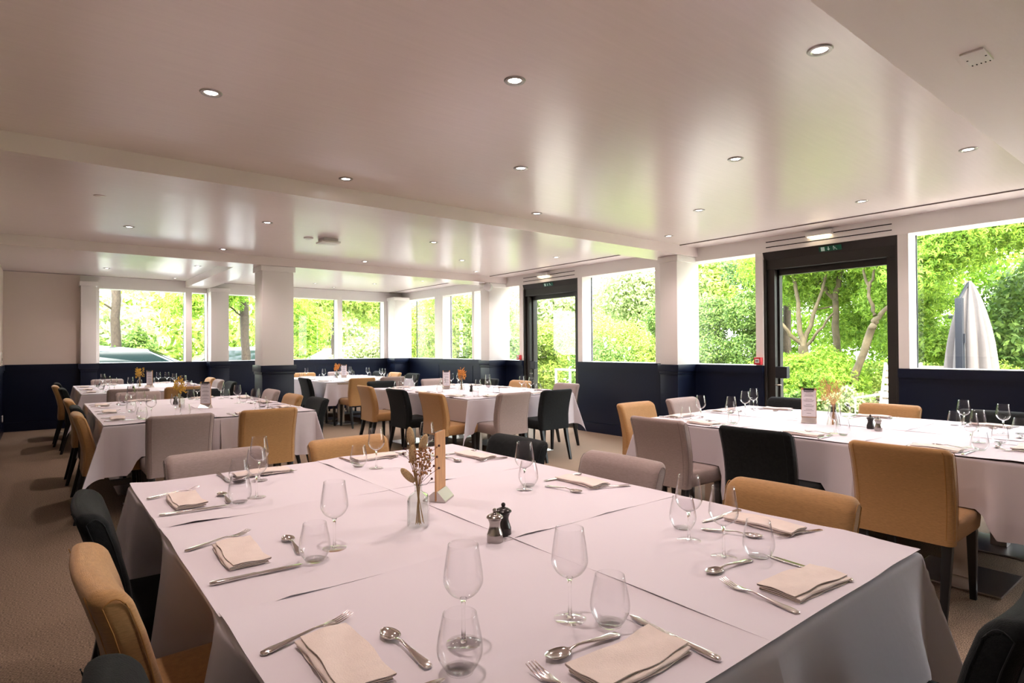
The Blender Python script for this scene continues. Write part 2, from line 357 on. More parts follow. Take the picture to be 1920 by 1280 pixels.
# ceiling fittings
t = thing('ceiling_luminaire', 'square white emergency luminaire hanging below the ceiling', 'lamp', (2.72, 6.93, ZC))
B().box(-.09, .09, -.09, .09, -.035, 0).obj('base', 'speaker', t, bevel=.004)
B().box(-.11, .11, -.11, .11, -.055, -.035).obj('diffuser', 'plastic', t, bevel=.006)
B().lathe([(.05, -.012), (.055, -.004), (.055, 0)], 20).obj('smoke_detector', 'plastic', None, loc=(2.50, 6.98, ZC), label='small flat round detector on the ceiling beside the square luminaire', category='detector')
t = thing('vent_plate', 'white rectangular vent plate on the soffit above the right table', 'vent', (3.03, .71, 2.54))
B().box(-.075, .075, -.04, .04, -.008, 0).obj('plate', 'white', t, bevel=.002)
s = B(); [s.box(.064, .072, q - .002, q + .002, -.010, -.008) for q in (-.03, -.015, 0, .015, .03)]; s.box(-.003, .003, -.034, -.028, -.0095, -.008); s.box(-.003, .003, .028, .034, -.0095, -.008)
s.obj('slots', 'dark', t, smooth=0)
B().lathe([(.040, -.004), (.045, -.002), (.045, 0)], 24).obj('smoke_detector', 'ceiling', None, loc=(.41, 6.13, ZC), label='flush pale disc set in the left side of the ceiling', category='detector')
t = thing('light_switch', 'white switch plate on the left wall above the wainscot', 'switch', (XL, 12.3, 1.24))
B().box(0, .01, -.045, .045, -.08, .08).obj('plate', 'plastic', t, bevel=.002); B().box(.01, .014, -.02, .02, -.05, -.01).obj('rocker', 'ink', t)
t = thing('wall_socket', 'white socket on the navy wainscot at far left', 'socket', (XL, 12.6, .25))
B().box(0, .012, -.05, .05, -.05, .05).obj('plate', 'plastic', t, bevel=.002)
# recessed downlights, each with its own lamp
def mk_down():
    t = thing('downlight', '', 'ceiling light', (0, 0, ZC), 0, 'recessed spotlights in the ceiling')
    r = B(); n = 28; P = [(.030, .004), (.034, -.002), (.038, -.007), (.050, -.006), (.054, -.001), (.054, .0)]
    r.loft([[(q * math.cos(2 * PI * j / n), q * math.sin(2 * PI * j / n), z) for j in range(n)] for q, z in P], cap=False); r.obj('trim_ring', 'ring', t)
    B().lathe([(.001, -.0010), (.029, -.0012), (.031, .000)], 24).obj('lens', 'lamp', t)
    return t
ROWS = ['nearest row', 'second row', 'third row', 'fourth row']
LIGHTS = [(.60, 1.20, 0), (2.71, 1.195, 1), (4.88, 1.195, 1), (1.83, 2.26, 1), (3.82, 2.265, 1), (5.86, 2.23, 1), (.69, 3.32, 1), (2.76, 3.345, 1), (4.98, 3.34, 1), (1.86, 4.38, 1), (3.82, 4.39, 1), (5.85, 4.34, 1),
          (.76, 7.49, 1), (1.86, 6.39, 1), (1.90, 8.45, 1), (3.84, 6.36, 1), (4.98, 7.43, 1), (3.86, 8.39, 1), (5.91, 8.39, 1), (5.91, 6.36, 1),
          (.865, 11.5, 1), (1.97, 10.4, 1), (1.97, 12.4, 1), (4.36, 11.8, 1), (5.36, 11.2, 1), (4.95, 12.3, 1), (5.9, 10.2, 1)]
DLAB = ['recessed spotlight above the camera side of the front table', 'round spotlight nearest the soffit edge, centre of the ceiling', 'recessed spotlight nearest the soffit at the right edge, above the window side', 'bright spotlight in the middle of the near ceiling, above the front table', 'recessed spotlight above the right table, towards the middle table', 'recessed spotlight above the door beside the parasol',
        'large starry spotlight in the upper left of the ceiling', 'recessed spotlight in the ceiling centre between front and right tables', 'recessed spotlight between the right table and the window column', 'recessed spotlight just before the first beam, left of centre', 'recessed spotlight just before the first beam, centre', 'recessed spotlight before the first beam beside the window column',
        'recessed spotlight above the left end of the left table', 'recessed spotlight behind the first beam, left of the square luminaire', 'recessed spotlight close to the second beam at the left', 'recessed spotlight to the right of the square luminaire', 'recessed spotlight above the window side of the middle table', 'recessed spotlight close to the second beam at the centre', 'recessed spotlight close to the second beam by the loudspeaker', 'recessed spotlight before the far garden door',
        'recessed spotlight above the back left table', 'recessed spotlight behind the second beam above the short beam', 'recessed spotlight nearest the far wall left of the short beam', 'recessed spotlight above the left part of the back centre table', 'recessed spotlight above the back centre table', 'recessed spotlight nearest the far wall right of the pillar', 'recessed spotlight behind the second beam beside the window wall']
proto = mk_down(); freeze(proto); first = True
sp = bpy.data.lights.new('downlight_lamp', 'SPOT'); sp.energy = SPOT_W; sp.color = SPOT_COL; sp.spot_size = math.radians(140); sp.spot_blend = .9; sp.shadow_soft_size = .035
for (x, y, on), lab in zip(LIGHTS, DLAB):
    o = proto if first else copytree(proto); first = False
    o.location = (x, y, ZC); o['label'] = lab
    l = bpy.data.objects.new('downlight_lamp', sp); COL.objects.link(l); l.parent = o; l.location = (0, 0, -.02)
# ------------------------------------------------------------------ furniture
rnd = random.Random(7)
ZT = .76
TABLES = {
 'front': dict(box=(.315, 1.965, .61, 3.06), name='front table', seats=[
   ('W', 2.57, 2.45, .23, 'charcoal', -.03), ('W', 1.80, 1.73, .255, 'mustard', .03), ('W', 1.07, .99, .27, 'charcoal', 0),
   ('N', .79, .71, .21, 'grey', .06), ('N', 1.40, 1.385, .21, 'mustard', .03),
   ('E', 2.62, 2.59, .19, 'charcoal', 0), ('E', 1.81, 1.83, .19, 'grey', 0), ('E', 1.0, 1.05, .19, 'mustard', 0),
   ('S', .83, .80, .33, None, 0), ('S', 1.445, 1.60, .37, 'charcoal', 0)]),
 'right': dict(box=(3.80, 5.45, .68, 3.13), name='right table', seats=[
   ('W', 2.62, 2.65, .43, 'grey', 0), ('W', 1.86, 1.93, .42, 'charcoal', 0), ('W', 1.12, 1.145, .43, 'mustard', 0),
   ('N', 4.2, 4.23, .44, 'mustard', 0), ('N', 4.85, 4.93, .44, 'grey', 0),
   ('E', 2.75, 2.80, .28, 'charcoal', 0), ('E', 1.95, 1.96, .28, 'mustard', 0), ('E', 1.2, 1.25, .28, 'charcoal', 0), ('S', 4.30, 4.3, .4, None, 0), ('S', 4.83, 4.8, .4, None, 0)]),
 'middle': dict(box=(3.80, 5.45, 5.57, 8.02), name='middle table', seats=[
   ('S', 4.25, 4.18, .42, 'grey', 0), ('S', 4.95, 4.83, .42, 'charcoal', 0),
   ('W', 6.0, 5.80, .40, 'mustard', .05), ('W', 6.8, 6.62, .40, 'charcoal', 0), ('W', 7.55, 7.5, .40, 'mustard', -.05),
   ('N', 4.2, 4.12, .42, 'charcoal', 0), ('N', 5.0, 5.05, .42, 'grey', 0),
   ('E', 7.6, 7.8, .35, 'charcoal', 0), ('E', 6.85, 7.0, .35, 'mustard', 0), ('E', 6.05, 6.02, .38, 'grey', 0)]),
 'left': dict(box=(.40, 2.05, 5.56, 8.03), name='left table', seats=[
   ('S', .85, .87, .40, 'grey', 0), ('S', 1.5, 1.53, .40, 'mustard', 0),
   ('W', 6.0, 5.88, .20, 'mustard', 0), ('W', 6.7, 6.62, .18, 'charcoal', 0), ('W', 7.55, 7.6, .20, 'mustard', 0),
   ('E', 6.05, 6.02, .25, 'charcoal', 0), ('E', 6.75, 6.68, .22, 'mustard', 0), ('E', 7.55, 7.62, .27, 'grey', 0),
   ('N', .9, .94, .35, 'grey', 0), ('N', 1.55, 1.6, .35, 'charcoal', 0)]),
 'backleft': dict(box=(.45, 2.10, 9.60, 12.03), name='back left table', seats=[
   ('S', .92, .92, .53, 'grey', 0), ('S', 1.58, 1.56, .53, 'mustard', 0),
   ('W', 10.0, 9.85, .24, 'charcoal', 0), ('W', 10.7, 10.65, .30, 'mustard', 0), ('W', 11.5, 11.5, .26, 'charcoal', 0),
   ('N', .92, .93, .30, 'grey', 0), ('N', 1.7, 1.75, .30, 'charcoal', 0),
   ('E', 10.0, 9.95, .30, 'charcoal', 0), ('E', 10.8, 10.75, .30, 'grey', 0), ('E', 11.55, 11.6, .35, 'mustard', 0)]),
 'backcentre': dict(box=(3.86, 5.51, 9.92, 12.25), name='back centre table', seats=[
   ('S', 4.35, 4.33, .45, 'mustard', 0), ('S', 5.0, 4.9, .45, 'grey', 0),
   ('W', 10.4, 10.25, .32, 'charcoal', 0), ('W', 11.1, 11.1, .30, None, 0),
   ('N', 4.3, 4.36, .26, 'mustard', 0), ('N', 5.05, 5.1, .26, 'grey', 0),
   ('E', 10.4, 10.45, .36, 'charcoal', 0), ('E', 11.0, 11.2, .36, 'mustard', 0), ('E', 11.8, 11.95, .36, 'charcoal', 0)]),
}
CN = {'mustard': 'mustard', 'grey': 'greige', 'charcoal': 'black'}
SIDE = {'front': {'W': 'left side', 'E': 'right side', 'N': 'far end', 'S': 'camera end'}, 'right': {'W': 'near side', 'E': 'door side', 'N': 'left end', 'S': 'right end'},
        'middle': {'W': 'left side', 'E': 'window side', 'N': 'far end', 'S': 'near end'}}
for k in ('left', 'backleft'): SIDE[k] = {'W': 'left side', 'E': 'right side', 'N': 'far end', 'S': 'near end'}
SIDE['backcentre'] = {'W': 'left side', 'E': 'window side', 'N': 'far end', 'S': 'near end'}
ROT = {'W': 0.0, 'E': PI, 'S': PI / 2, 'N': -PI / 2}      # direction the sitter looks, measured from +X
def seatinfo(key):
    T = TABLES[key]; x0, x1, y0, y1 = T['box']; out = []
    for side in 'WENS':
        ss = sorted([s for s in T['seats'] if s[0] == side], key=lambda s: s[1])
        for i, s in enumerate(ss):
            n = len(ss); sd = SIDE[key][side]
            if n == 3: pos = ('nearest', 'middle', 'farthest')[i]
            else:
                if side in 'NS': pos = ('left', 'right')[i]
                else: pos = ('nearer', 'farther')[i]
                if key == 'right' and side == 'N': pos = ('nearer', 'farther')[i]
            out.append((s, pos, sd))
    return out
# -- chair: upholstered, curved back running down to the seat, black tapered legs
def make_chair(c):
    t = thing('dining_chair', '', 'chair')
    s = B(); rings = []
    for z, w_, d_ in ((.375, .205, .225), (.38, .215, .235), (.392, .222, .24), (.44, .226, .243), (.468, .224, .24), (.480, .214, .232), (.4835, .195, .215)):
        rings.append([(x, y + .02, z + (.006 if z > .47 else 0) * (1 - (x / .23) ** 2)) for x, y in rrect(w_, d_, .05, 5)])
    s.loft(rings); s.obj('seat', c, t, smooth=50)
    b = B(); rings = []; prof = []
    # outer face line (y, z), from hem to top, chair looks to +Y
    P = [(-.232, .372), (-.230, .40), (-.226, .47), (-.226, .54), (-.236, .61), (-.252, .68), (-.272, .75), (-.292, .81)]
    for i, (y, z) in enumerate(P): prof.append((y, z, .222 + .010 * (z - .37) / .45, .042, 0))
    for k in range(1, 7):
        a = PI / 2 * k / 6; prof.append((-.292 - .010 * math.sin(a), .81 + .034 * math.sin(a), .232 - .032 * (1 - math.cos(a)), .042 - .034 * (1 - math.cos(a)), 0))
    for y, z, hw, ht, _ in prof:
        n = Vector((0, .29, .95)) if z > .6 else Vector((0, 0, 1))
        sag = .018 * min(1, max(0, (z - .45) / .3))
        rings.append([(x, y + .042 + yy - sag * (1 - (x / hw) ** 2) + sag, z - (yy * .20 if z > .62 else 0)) for x, yy in rrect(hw, ht, min(.03, ht * .8), 5)])
    # finer columns across the back
    def dens(r):
        o = []
        for i, p in enumerate(r):
            q = r[(i + 1) % len(r)]; o.append(p)
            if abs(p[0] - q[0]) > .15:
                for k in range(1, 8):
                    f = k / 8; hw = max(abs(p[0]), abs(q[0])); x = p[0] + (q[0] - p[0]) * f
                    o.append((x, p[1] + (q[1] - p[1]) * f, p[2] + (q[2] - p[2]) * f))
        return o
    R2 = []
    for (y, z, hw, ht, _), r in zip(prof, rings):
        sag = .018 * min(1, max(0, (z - .45) / .3))
        base = [(x, yy) for x, yy in rrect(hw, ht, min(.03, ht * .8), 5)]
        d = dens([(x, yy, 0) for x, yy in base])
        R2.append([(x, y + .042 + yy + sag * (x / hw) ** 2 - sag * .5, z - (yy * .22 if z > .62 else 0)) for x, yy, _q in d])
    b.loft(R2); bo = b.obj('backrest', c, t, smooth=60)
    for sx in (-1, 1):
        sm = B(); pts = []
        for (y, z, hw, ht, _) in prof[1:10]:
            sag = .018 * min(1, max(0, (z - .45) / .3)); x = hw - .030
            pts.append((sx * x, y + .0 + sag * (x / hw) ** 2 - sag * .5 - .0005, z + (.042 * .22 if z > .62 else 0)))
        sm.tube(pts, .0016, 5)
        sm.obj('piping', c + '_seam', bo)
        def sp_(q, yy):
            y, z, hw, ht, _ = q; sag = .018 * min(1, max(0, (z - .45) / .3))
            return (sx * (hw + .0004), y + .042 + yy + sag * .5, z - (yy * .22 if z > .62 else 0))
        up = [sp_(q, -.024) for q in prof[1:8]]; dn = [sp_(q, .024) for q in reversed(prof[1:8])]
        a_, b_ = Vector(up[-1]), Vector(dn[0]); arc = [tuple(a_.lerp(b_, k / 6) + Vector((0, 0, .020 * math.sin(PI * k / 6)))) for k in range(1, 6)]
        B().tube(up + arc + dn, .0016, 5).obj('side_seam', c + '_seam', bo)
    for sx in (-1, 1):
        l = B(); l.loft([[(sx * .19 + a, -.19 + b_ - dy, z) for a, b_ in rrect(h, h, .004, 2)] for z, h, dy in ((.374, .022, 0), (.25, .020, .025), (0, .0145, .085))]); l.obj('leg', 'leg', t)
        l = B(); l.loft([[(sx * .19 + a, .20 + b_ + dy, z) for a, b_ in rrect(h, h, .004, 2)] for z, h, dy in ((.374, .022, 0), (.0, .0145, .012))]); l.obj('leg', 'leg', t)
    freeze(t); return t
CH = {c: make_chair(c) for c in ('mustard', 'grey', 'charcoal')}; used = set()
EXTRA = {'mustard': 'mustard yellow', 'grey': 'greige', 'charcoal': 'black'}
def side_xy(box, side, c, out):
    x0, x1, y0, y1 = box
    return {'W': (x0 - out, c), 'E': (x1 + out, c), 'S': (c, y0 - out), 'N': (c, y1 + out)}[side]
for key, T in TABLES.items():
    for (side, cs, cc, out, colr, rz), pos, sd in seatinfo(key):
        if not colr: continue
        o = CH[colr] if colr not in used else copytree(CH[colr]); used.add(colr)
        a = ROT[side]; x, y = side_xy(T['box'], side, cc, out - .302)
        o.location = (x, y, 0); o.rotation_euler = (0, 0, a - PI / 2 + rz)
        o['label'] = '%s %s upholstered chair, %s of the %s' % (pos, EXTRA[colr], sd, T['name']); o['group'] = 'chairs at the ' + T['name']
# -- pedestal tables (six under each set of cloths)
def make_ped(wx, wy):
    t = thing('pedestal_table', '', 'table')
    B().box(-wx / 2 + .004, wx / 2 - .004, -wy / 2 + .004, wy / 2 - .004, .725, .752).obj('tabletop', 'top', t, smooth=0, bevel=.003)
    B().box(-.045, .045, -.045, .045, .012, .725).obj('pedestal', 'steel', t, smooth=0, bevel=.004)
    B().box(-.23, .23, -.23, .23, .0, .012).obj('base_plate', 'steel', t, smooth=0, bevel=.003)
    freeze(t); return t
def grid_obj(name, P, mats, **kw):
    """P[i][j] points -> one smooth sheet"""
    b = B(); n = len(P[0]); vs = [p for r in P for p in r]
    b.add(vs, [(i * n + j, i * n + j + 1, (i + 1) * n + j + 1, (i + 1) * n + j) for i in range(len(P) - 1) for j in range(n - 1)])
    return b.obj(name, mats, None, smooth=180, **kw)
def sstep(a, b, x):
    t = min(1, max(0, (x - a) / (b - a))); return t * t * (3 - 2 * t)
IN = .05
def tablecloth(key, x0, x1, y0, y1, sides, drop, seats, label, seed):
    rg = random.Random(seed); ph = [rg.uniform(0, 6.28) for _ in range(12)]
    def lines(a, b, lo, hi):
        o = []; k = int((b - a) / .035)
        o = [a + (b - a) * i / k for i in range(k + 1)]
        hang = [.004, .010, .02] + [.04 + (drop - .04) * i / 12 for i in range(13)]
        if lo: o = [a - h for h in reversed(hang)] + o
        if hi: o = o + [b + h for h in hang]
        return o
    S_ = lines(x0, x1, 'W' in sides, 'E' in sides); T_ = lines(y0, y1, 'S' in sides, 'N' in sides)
    def skirt(h, c, side, lo, hi, lofree, hifree):
        """outward offset and height below the edge for hang length h at position c along the edge"""
        f = h / drop; wl = 1.0
        e1, e2 = c - lo, hi - c
        win = sstep(0, .16, e1) * sstep(0, .16, e2)
        k = 'WESN'.index(side)
        fold = .024 * math.sin(c * 12 + ph[k]) + .022 * abs(math.sin(c * 17 + ph[k + 4])) + .007 * math.sin(c * 47 + ph[k + 1])
        out = min(h, .008) + f * (.016 + win * fold)
        z = h * (1 - .02 * f)
        for e, fr in ((e1, lofree), (e2, hifree)):
            if fr:
                g = math.exp(-(e / .06) ** 2); out += f * (.12 if key == 'front' else .085) * g; z *= 1 + .20 * math.exp(-e / .12)
        for sc, so, si in seats:
            if si != side: continue
            wgt = 1 - sstep(.19 if key == 'front' else .22, .33, abs(c - sc)); lim = .262; IN = (.135 if side != 'S' else -.07) if key == 'front' else .03
            if wgt > 0 and z > lim:
                z2 = lim + (z - lim) * .03; z = z * (1 - wgt) + z2 * wgt
            if wgt > 0: out = out * (1 - wgt) + (min(h, .006) - min(z, lim) / lim * IN) * wgt
        return out, z
    P = []
    for s in S_:
        row = []
        for t_ in T_:
            a = max(x0 - s, s - x1, 0); b_ = max(y0 - t_, t_ - y1, 0)
            sx = -1 if s < x0 else 1; sy = -1 if t_ < y0 else 1
            xe = min(max(s, x0), x1); ye = min(max(t_, y0), y1)
            if a == 0 and b_ == 0: row.append((s, t_, ZT - .0025 + .0005 * math.sin(s * 17 + ph[0]) * math.sin(t_ * 13 + ph[1])))
            elif b_ == 0:
                o, z = skirt(a, t_, 'W' if sx < 0 else 'E', y0, y1, 'S' not in sides, 'N' not in sides); row.append((xe + sx * o, t_, ZT - .002 - z))
            elif a == 0:
                o, z = skirt(b_, s, 'S' if sy < 0 else 'N', x0, x1, 'W' not in sides, 'E' not in sides); row.append((s, ye + sy * o, ZT - .002 - z))
            else:
                rho = math.hypot(a, b_); th = math.atan2(b_, a); f = rho / drop
                o = min(rho, .008) + min(f, 1.45) * .016; d = rho * .30 * math.sin(2 * th) ** 1.3
                tw = .10 * rho * math.sin(2 * th)
                row.append((xe + sx * (o * math.cos(th) + d * .707) + tw * sy * .5, ye + sy * (o * math.sin(th) + d * .707), ZT - .002 - rho * (1 - .07 * math.sin(2 * th))))
        P.append(row)
    return grid_obj('tablecloth', P, 'cloth', label=label, category='tablecloth', group='white tablecloths')
def paper(x0, x1, y0, y1, label, seed, z=0.0):
    rg = random.Random(seed); n = 14; P = []
    ang = rg.uniform(-.002, .002); cx, cy = (x0 + x1) / 2, (y0 + y1) / 2
    bumps = [(rg.choice(((0, rg.random()), (1, rg.random()), (rg.random(), 0), (rg.random(), 1))), rg.uniform(.004, .009), rg.uniform(.05, .12)) for _ in range(3)]
    us = [0, .01, .03, .06] + [.06 + .88 * i / n for i in range(1, n)] + [.94, .97, .99, 1]
    for u in us:
        row = []
        for v in us:
            x = x0 + (x1 - x0) * u; y = y0 + (y1 - y0) * v
            h = sum(a * math.exp(-((u - q[0]) ** 2 + (v - q[1]) ** 2) / (r * r)) for q, a, r in bumps)
            ed = min(u, 1 - u, v, 1 - v); h += (.0022 + .0012 * math.sin(9 * (u - v) + seed)) * (1 - sstep(0, .05, ed))
            row.append((cx + (x - cx) - ang * (y - cy), cy + (y - cy) + ang * (x - cx), ZT + .0005 + z + h))
        P.append(row)
    lo = [[(p[0], p[1], p[2] - .0012) for p in r] for r in P]; b = B(); n_ = len(P[0]); b.add([p for r in P for p in r], [(i * n_ + j, i * n_ + j + 1, (i + 1) * n_ + j + 1, (i + 1) * n_ + j) for i in range(n_ - 1) for j in range(n_ - 1)])
    per = [(0, j) for j in range(n_)] + [(i, n_ - 1) for i in range(1, n_)] + [(n_ - 1, j) for j in range(n_ - 2, -1, -1)] + [(i, 0) for i in range(n_ - 2, 0, -1)]
    b.add([P[i][j] for i, j in per] + [lo[i][j] for i, j in per], [(k, (k + 1) % len(per), (k + 1) % len(per) + len(per), k + len(per)) for k in range(len(per))])
    return b.obj('table_paper', 'paper', None, smooth=40, label=label, category='table cover', group='white paper covers on the tables')
ped = make_ped(.80, .80); freeze(ped); pedfirst = True
ROWN = ('near', 'centre', 'far')
for key, T in TABLES.items():
    x0, x1, y0, y1 = T['box']; xm = (x0 + x1) / 2; L = (y1 - y0) / 3
    drop = .40 if key != 'front' else .42
    seats = [(s[2], max(0.0, min(.09, s[3] - .17)), s[0]) for s in T['seats'] if s[4]]
    for i in range(3):
        ya, yb = y0 + L * i, y0 + L * (i + 1)
        for j in range(2):
            xa, xb = (x0, xm) if j == 0 else (xm, x1)
            sd = ('left', 'right')[j]; sides = ('W', 'E')[j] + ('S' if i == 0 else '') + ('N' if i == 2 else '')
            tablecloth(key, xa, xb, ya, yb, sides, drop, seats, 'white tablecloth over the %s %s part of the %s' % (ROWN[i], sd, T['name']), len(key) * 10 + i + 3 * j)
            o = ped if pedfirst else copytree(ped); pedfirst = False
            o.location = ((xa + xb) / 2, (ya + yb) / 2, 0); o['label'] = 'square pedestal table under the cloths, %s %s part of the %s' % (ROWN[i], sd, T['name']); o['group'] = 'pedestal tables under the cloths'
            paper(xa - (.003 if j == 0 else .004), xb + .003, ya - .004, yb + (.004 if i < 2 else .0), 'white square paper cover, %s %s part of the %s' % (ROWN[i], sd, T['name']), len(key) * 31 + i * 7 + j, z=.0008 * ((2 - i) + 2 * j) + .0012)
# -- cutlery, napkins, glasses (all local: +Y points away from the sitter)
ZP = ZT + .0046
def make_fork():
    b = B(); P = [(0, .0035, .0030, .0012), (.004, .0085, .0035, .0018), (.018, .0098, .0042, .002), (.045, .0075, .0052, .002), (.085, .0042, .0075, .0022), (.118, .0030, .0090, .0022), (.132, .0034, .0082, .002), (.145, .0085, .0055, .0013), (.156, .0118, .0042, .0011), (.166, .0122, .0040, .0010)]
    b.loft([[(x, y, z + zz) for x, zz in rrect(w_, t_, t_ * .9, 3)] for y, w_, z, t_ in P])
    for i in range(4):
        x = -.0105 + .007 * i
        b.loft([[(x * s_ + a, y, z + c) for a, c in rrect(h, .0009, .0006, 2)] for y, z, h, s_ in ((.163, .0040, .0022, 1), (.175, .0047, .0018, 1), (.190, .0075, .0015, 1), (.205, .0125, .0008, .95))])
    return b.mesh('fork', 'cutlery', 50)
def make_spoon():
    b = B(); P = [(0, .0035, .0030, .0012), (.004, .0085, .0035, .0018), (.018, .0100, .0042, .002), (.042, .0078, .0055, .002), (.075, .0042, .0085, .0022), (.105, .0030, .0110, .0022), (.122, .0036, .0085, .0018), (.130, .0060, .0070, .001)]
    b.loft([[(x, y, z + zz) for x, zz in rrect(w_, t_, t_ * .9, 3)] for y, w_, z, t_ in P])
    rings = []
    for k in range(13):
        u = k / 12; y = .126 + .058 * u; wd = .0195 * math.sqrt(max(.003, 1 - (2 * u - 1.0) ** 2)) * (1.05 - .15 * u); dp = .0075 * math.sin(PI * min(1, max(.02, u))) ** .7; zt = .0078 + .001 * (1 - 2 * u) ** 2
        lo = [(wd * math.cos(a), y, zt - dp * math.sin(a) - .0006) for a in [PI * j / 10 for j in range(11)]]
        up = [(wd * .94 * math.cos(a), y, zt - dp * .90 * math.sin(a) + .0006) for a in [PI - PI * j / 10 for j in range(11)]]
        rings.append(lo + up)
    b.loft(rings); return b.mesh('spoon', 'cutlery', 60)
def make_knife():
    b = B(); P = [(0, .0045, .0045, .0025), (.004, .0078, .0045, .0036), (.02, .0088, .0045, .0040), (.06, .0070, .0045, .0036), (.100, .0058, .0045, .0032), (.106, .0066, .0045, .0034), (.112, .0060, .0045, .0022), (.122, .0088, .0040, .0009), (.17, .0098, .0040, .0008), (.205, .0090, .0040, .0006), (.22, .0055, .0040, .0005), (.228, .0012, .0040, .0003)]
    b.loft([[(x + (.0025 if y > .2 else 0), y, z + zz) for x, zz in rrect(w_, t_, t_ * .8, 3)] for y, w_, z, t_ in P])
    return b.mesh('knife', 'cutlery', 50)
def make_napkin(seed):
    rg = random.Random(seed); th = .0016
    # layered S fold seen at the short ends: centre line (v, z)
    V = .052; C = []
    zs = [.0025, .0068, .0112, .0158]; d = 1
    for i, z in enumerate(zs):
        a, c = (-V + .003 * i, V - .002 * (3 - i)) if d > 0 else (V - .002 * (3 - i), -V + .003 * i)
        for k in range(6): C.append((a + (c - a) * k / 5, z))
        if i < 3:
            r = (zs[i + 1] - z) / 2
            for k in range(1, 5): an = -PI / 2 + PI * k / 5; C.append((c + d * r * math.cos(an), z + r + r * math.sin(an)))
        d = -d
    rings = []
    n = 12
    for q in range(n + 1):
        u = q / n; X = -.115 + .23 * u; sq = 1 + .10 * math.sin(PI * u + seed); ring_a = []; ring_b = []
        for i, (v, z) in enumerate(C):
            p0 = C[max(i - 1, 0)]; p1 = C[min(i + 1, len(C) - 1)]; dx, dz = p1[0] - p0[0], p1[1] - p0[1]; l = math.hypot(dx, dz) or 1
            nx, nz = -dz / l, dx / l
            w_ = .0035 * math.sin(u * 4 + seed) + .0016 * math.sin(u * 13 + seed + i * .2)
            zz = z * sq + (.0006 + z * .10) * math.sin(v * 70 + u * 7 + seed)
            zz = max(zz, .0022)
            xx = X + (.006 * (z / .016 - .5)) * (1 if u > .5 else -1) * (1 if seed % 2 else .6)
            ring_a.append((xx, v + w_ + nx * th * .5, zz + nz * th * .5)); ring_b.append((xx, v + w_ - nx * th * .5, zz - nz * th * .5))
        rings.append(ring_a + ring_b[::-1])
    b = B(); b.loft(rings); return b.mesh('napkin', 'napkin', 60)
FORK, SPOON, KNIFE = make_fork(), make_spoon(), make_knife(); NAPK = [make_napkin(s) for s in (1, 2, 3)]
def glass_profile(P, th):
    out = list(P); inn = [(max(r - th, .0005), z) for r, z in reversed(P)]
    return out + [(max(P[-1][0] - th * .5, .0005), P[-1][1] + th * .4)] + inn
def smoothp(P, n=4):
    o = []
    for i in range(len(P) - 1):
        p0 = P[max(i - 1, 0)]; p1 = P[i]; p2 = P[i + 1]; p3 = P[min(i + 2, len(P) - 1)]
        for k in range(n):
            t = k / n
            o.append(tuple(.5 * ((2 * p1[d]) + (-p0[d] + p2[d]) * t + (2 * p0[d] - 5 * p1[d] + 4 * p2[d] - p3[d]) * t * t + (-p0[d] + 3 * p1[d] - 3 * p2[d] + p3[d]) * t ** 3) for d in (0, 1)))
    return o + [P[-1]]
def make_wine():
    t = thing('wine_glass', '', 'wine glass')
    P = smoothp([(.004, .088), (.013, .091), (.028, .101), (.0385, .118), (.0395, .132), (.036, .160), (.0305, .196)])
    B().lathe(glass_profile(P, .0011), 32).obj('bowl', 'glass', t, smooth=70)
    B().lathe([(.0075, .0035), (.0045, .009), (.0036, .03), (.0034, .065), (.0044, .082), (.0080, .0885), (.006, .0905), (.001, .092)], 14).obj('stem', 'solidglass', t, smooth=70)
    B().lathe([(.0335, .0), (.035, .0012), (.034, .0022), (.016, .0036), (.0075, .0052), (.001, .006)], 32).obj('foot', 'glass', t, smooth=70)
    freeze(t); return t
def make_tumbler():
    t = thing('water_glass', '', 'water glass')
    P = smoothp([(.0235, .004), (.031, .012), (.0395, .028), (.042, .042), (.040, .062), (.0355, .085), (.031, .106)])
    B().lathe(glass_profile(P, .0013), 32).obj('body', 'glass', t, smooth=70)
    B().lathe([(.022, 0), (.0245, .001), (.0255, .004), (.027, .008), (.012, .0085), (.001, .0082)], 28).obj('base', 'glass', t, smooth=70)
    freeze(t); return t
WINE, TUMB = make_wine(), make_tumbler(); wf = tf = True
SPEC = {('front', 'W', 2.57): dict(n=(.0, .13), k=(.165, 0), f=(-.135, .35), w=(.105, .36), g=(.155, .285), s=(.255, -.05, .13)),
        ('front', 'W', 1.80): dict(n=(-.01, .135), f=(-.137, .35), k=(.175, -.03), w=(.108, .365), g=(.175, .282), s=(.27, -.09, .10)),
        ('front', 'W', 1.07): dict(n=(.0, .13), f=(-.122, .23), k=(.17, 0), w=(.083, .345), g=(.165, .282), s=(.244, 0, .122)),
        ('front', 'S', .83): dict(n=(.03, .12), f=(-.128, 0), w=(.067, .32), g=(.112, .246), s=(.205, -.1, .093)),
        ('front', 'S', 1.445): dict(n=(.02, .085), f=(-.150, -.14), k=(.127, -.04), w=(.041, .318), g=(.106, .252), s=(.256, -.10, .075)),
        ('front', 'E', 1.0): dict(n=(.01, .115), f=(-.142, -.30), w=(.075, .43), g=(.15, .355), s=(.311, .38, .112), k=(.15, 0)),
        ('front', 'E', 1.81): dict(n=(.01, .13), w=(.075, .40), g=(.11, .35), s=(.30, .2, .06), f=(-.16, -.35), k=(.13, 0)),
        ('front', 'N', 1.40): dict(f=(-.155, .0), s=(.20, .6, -.05)),
        ('front', 'N', .79): dict(n=(-.03, .14), w=(.02, .29), g=(.10, .275), s=(.215, .2, .11), f=(-.140, .1), k=(.13, .0))}
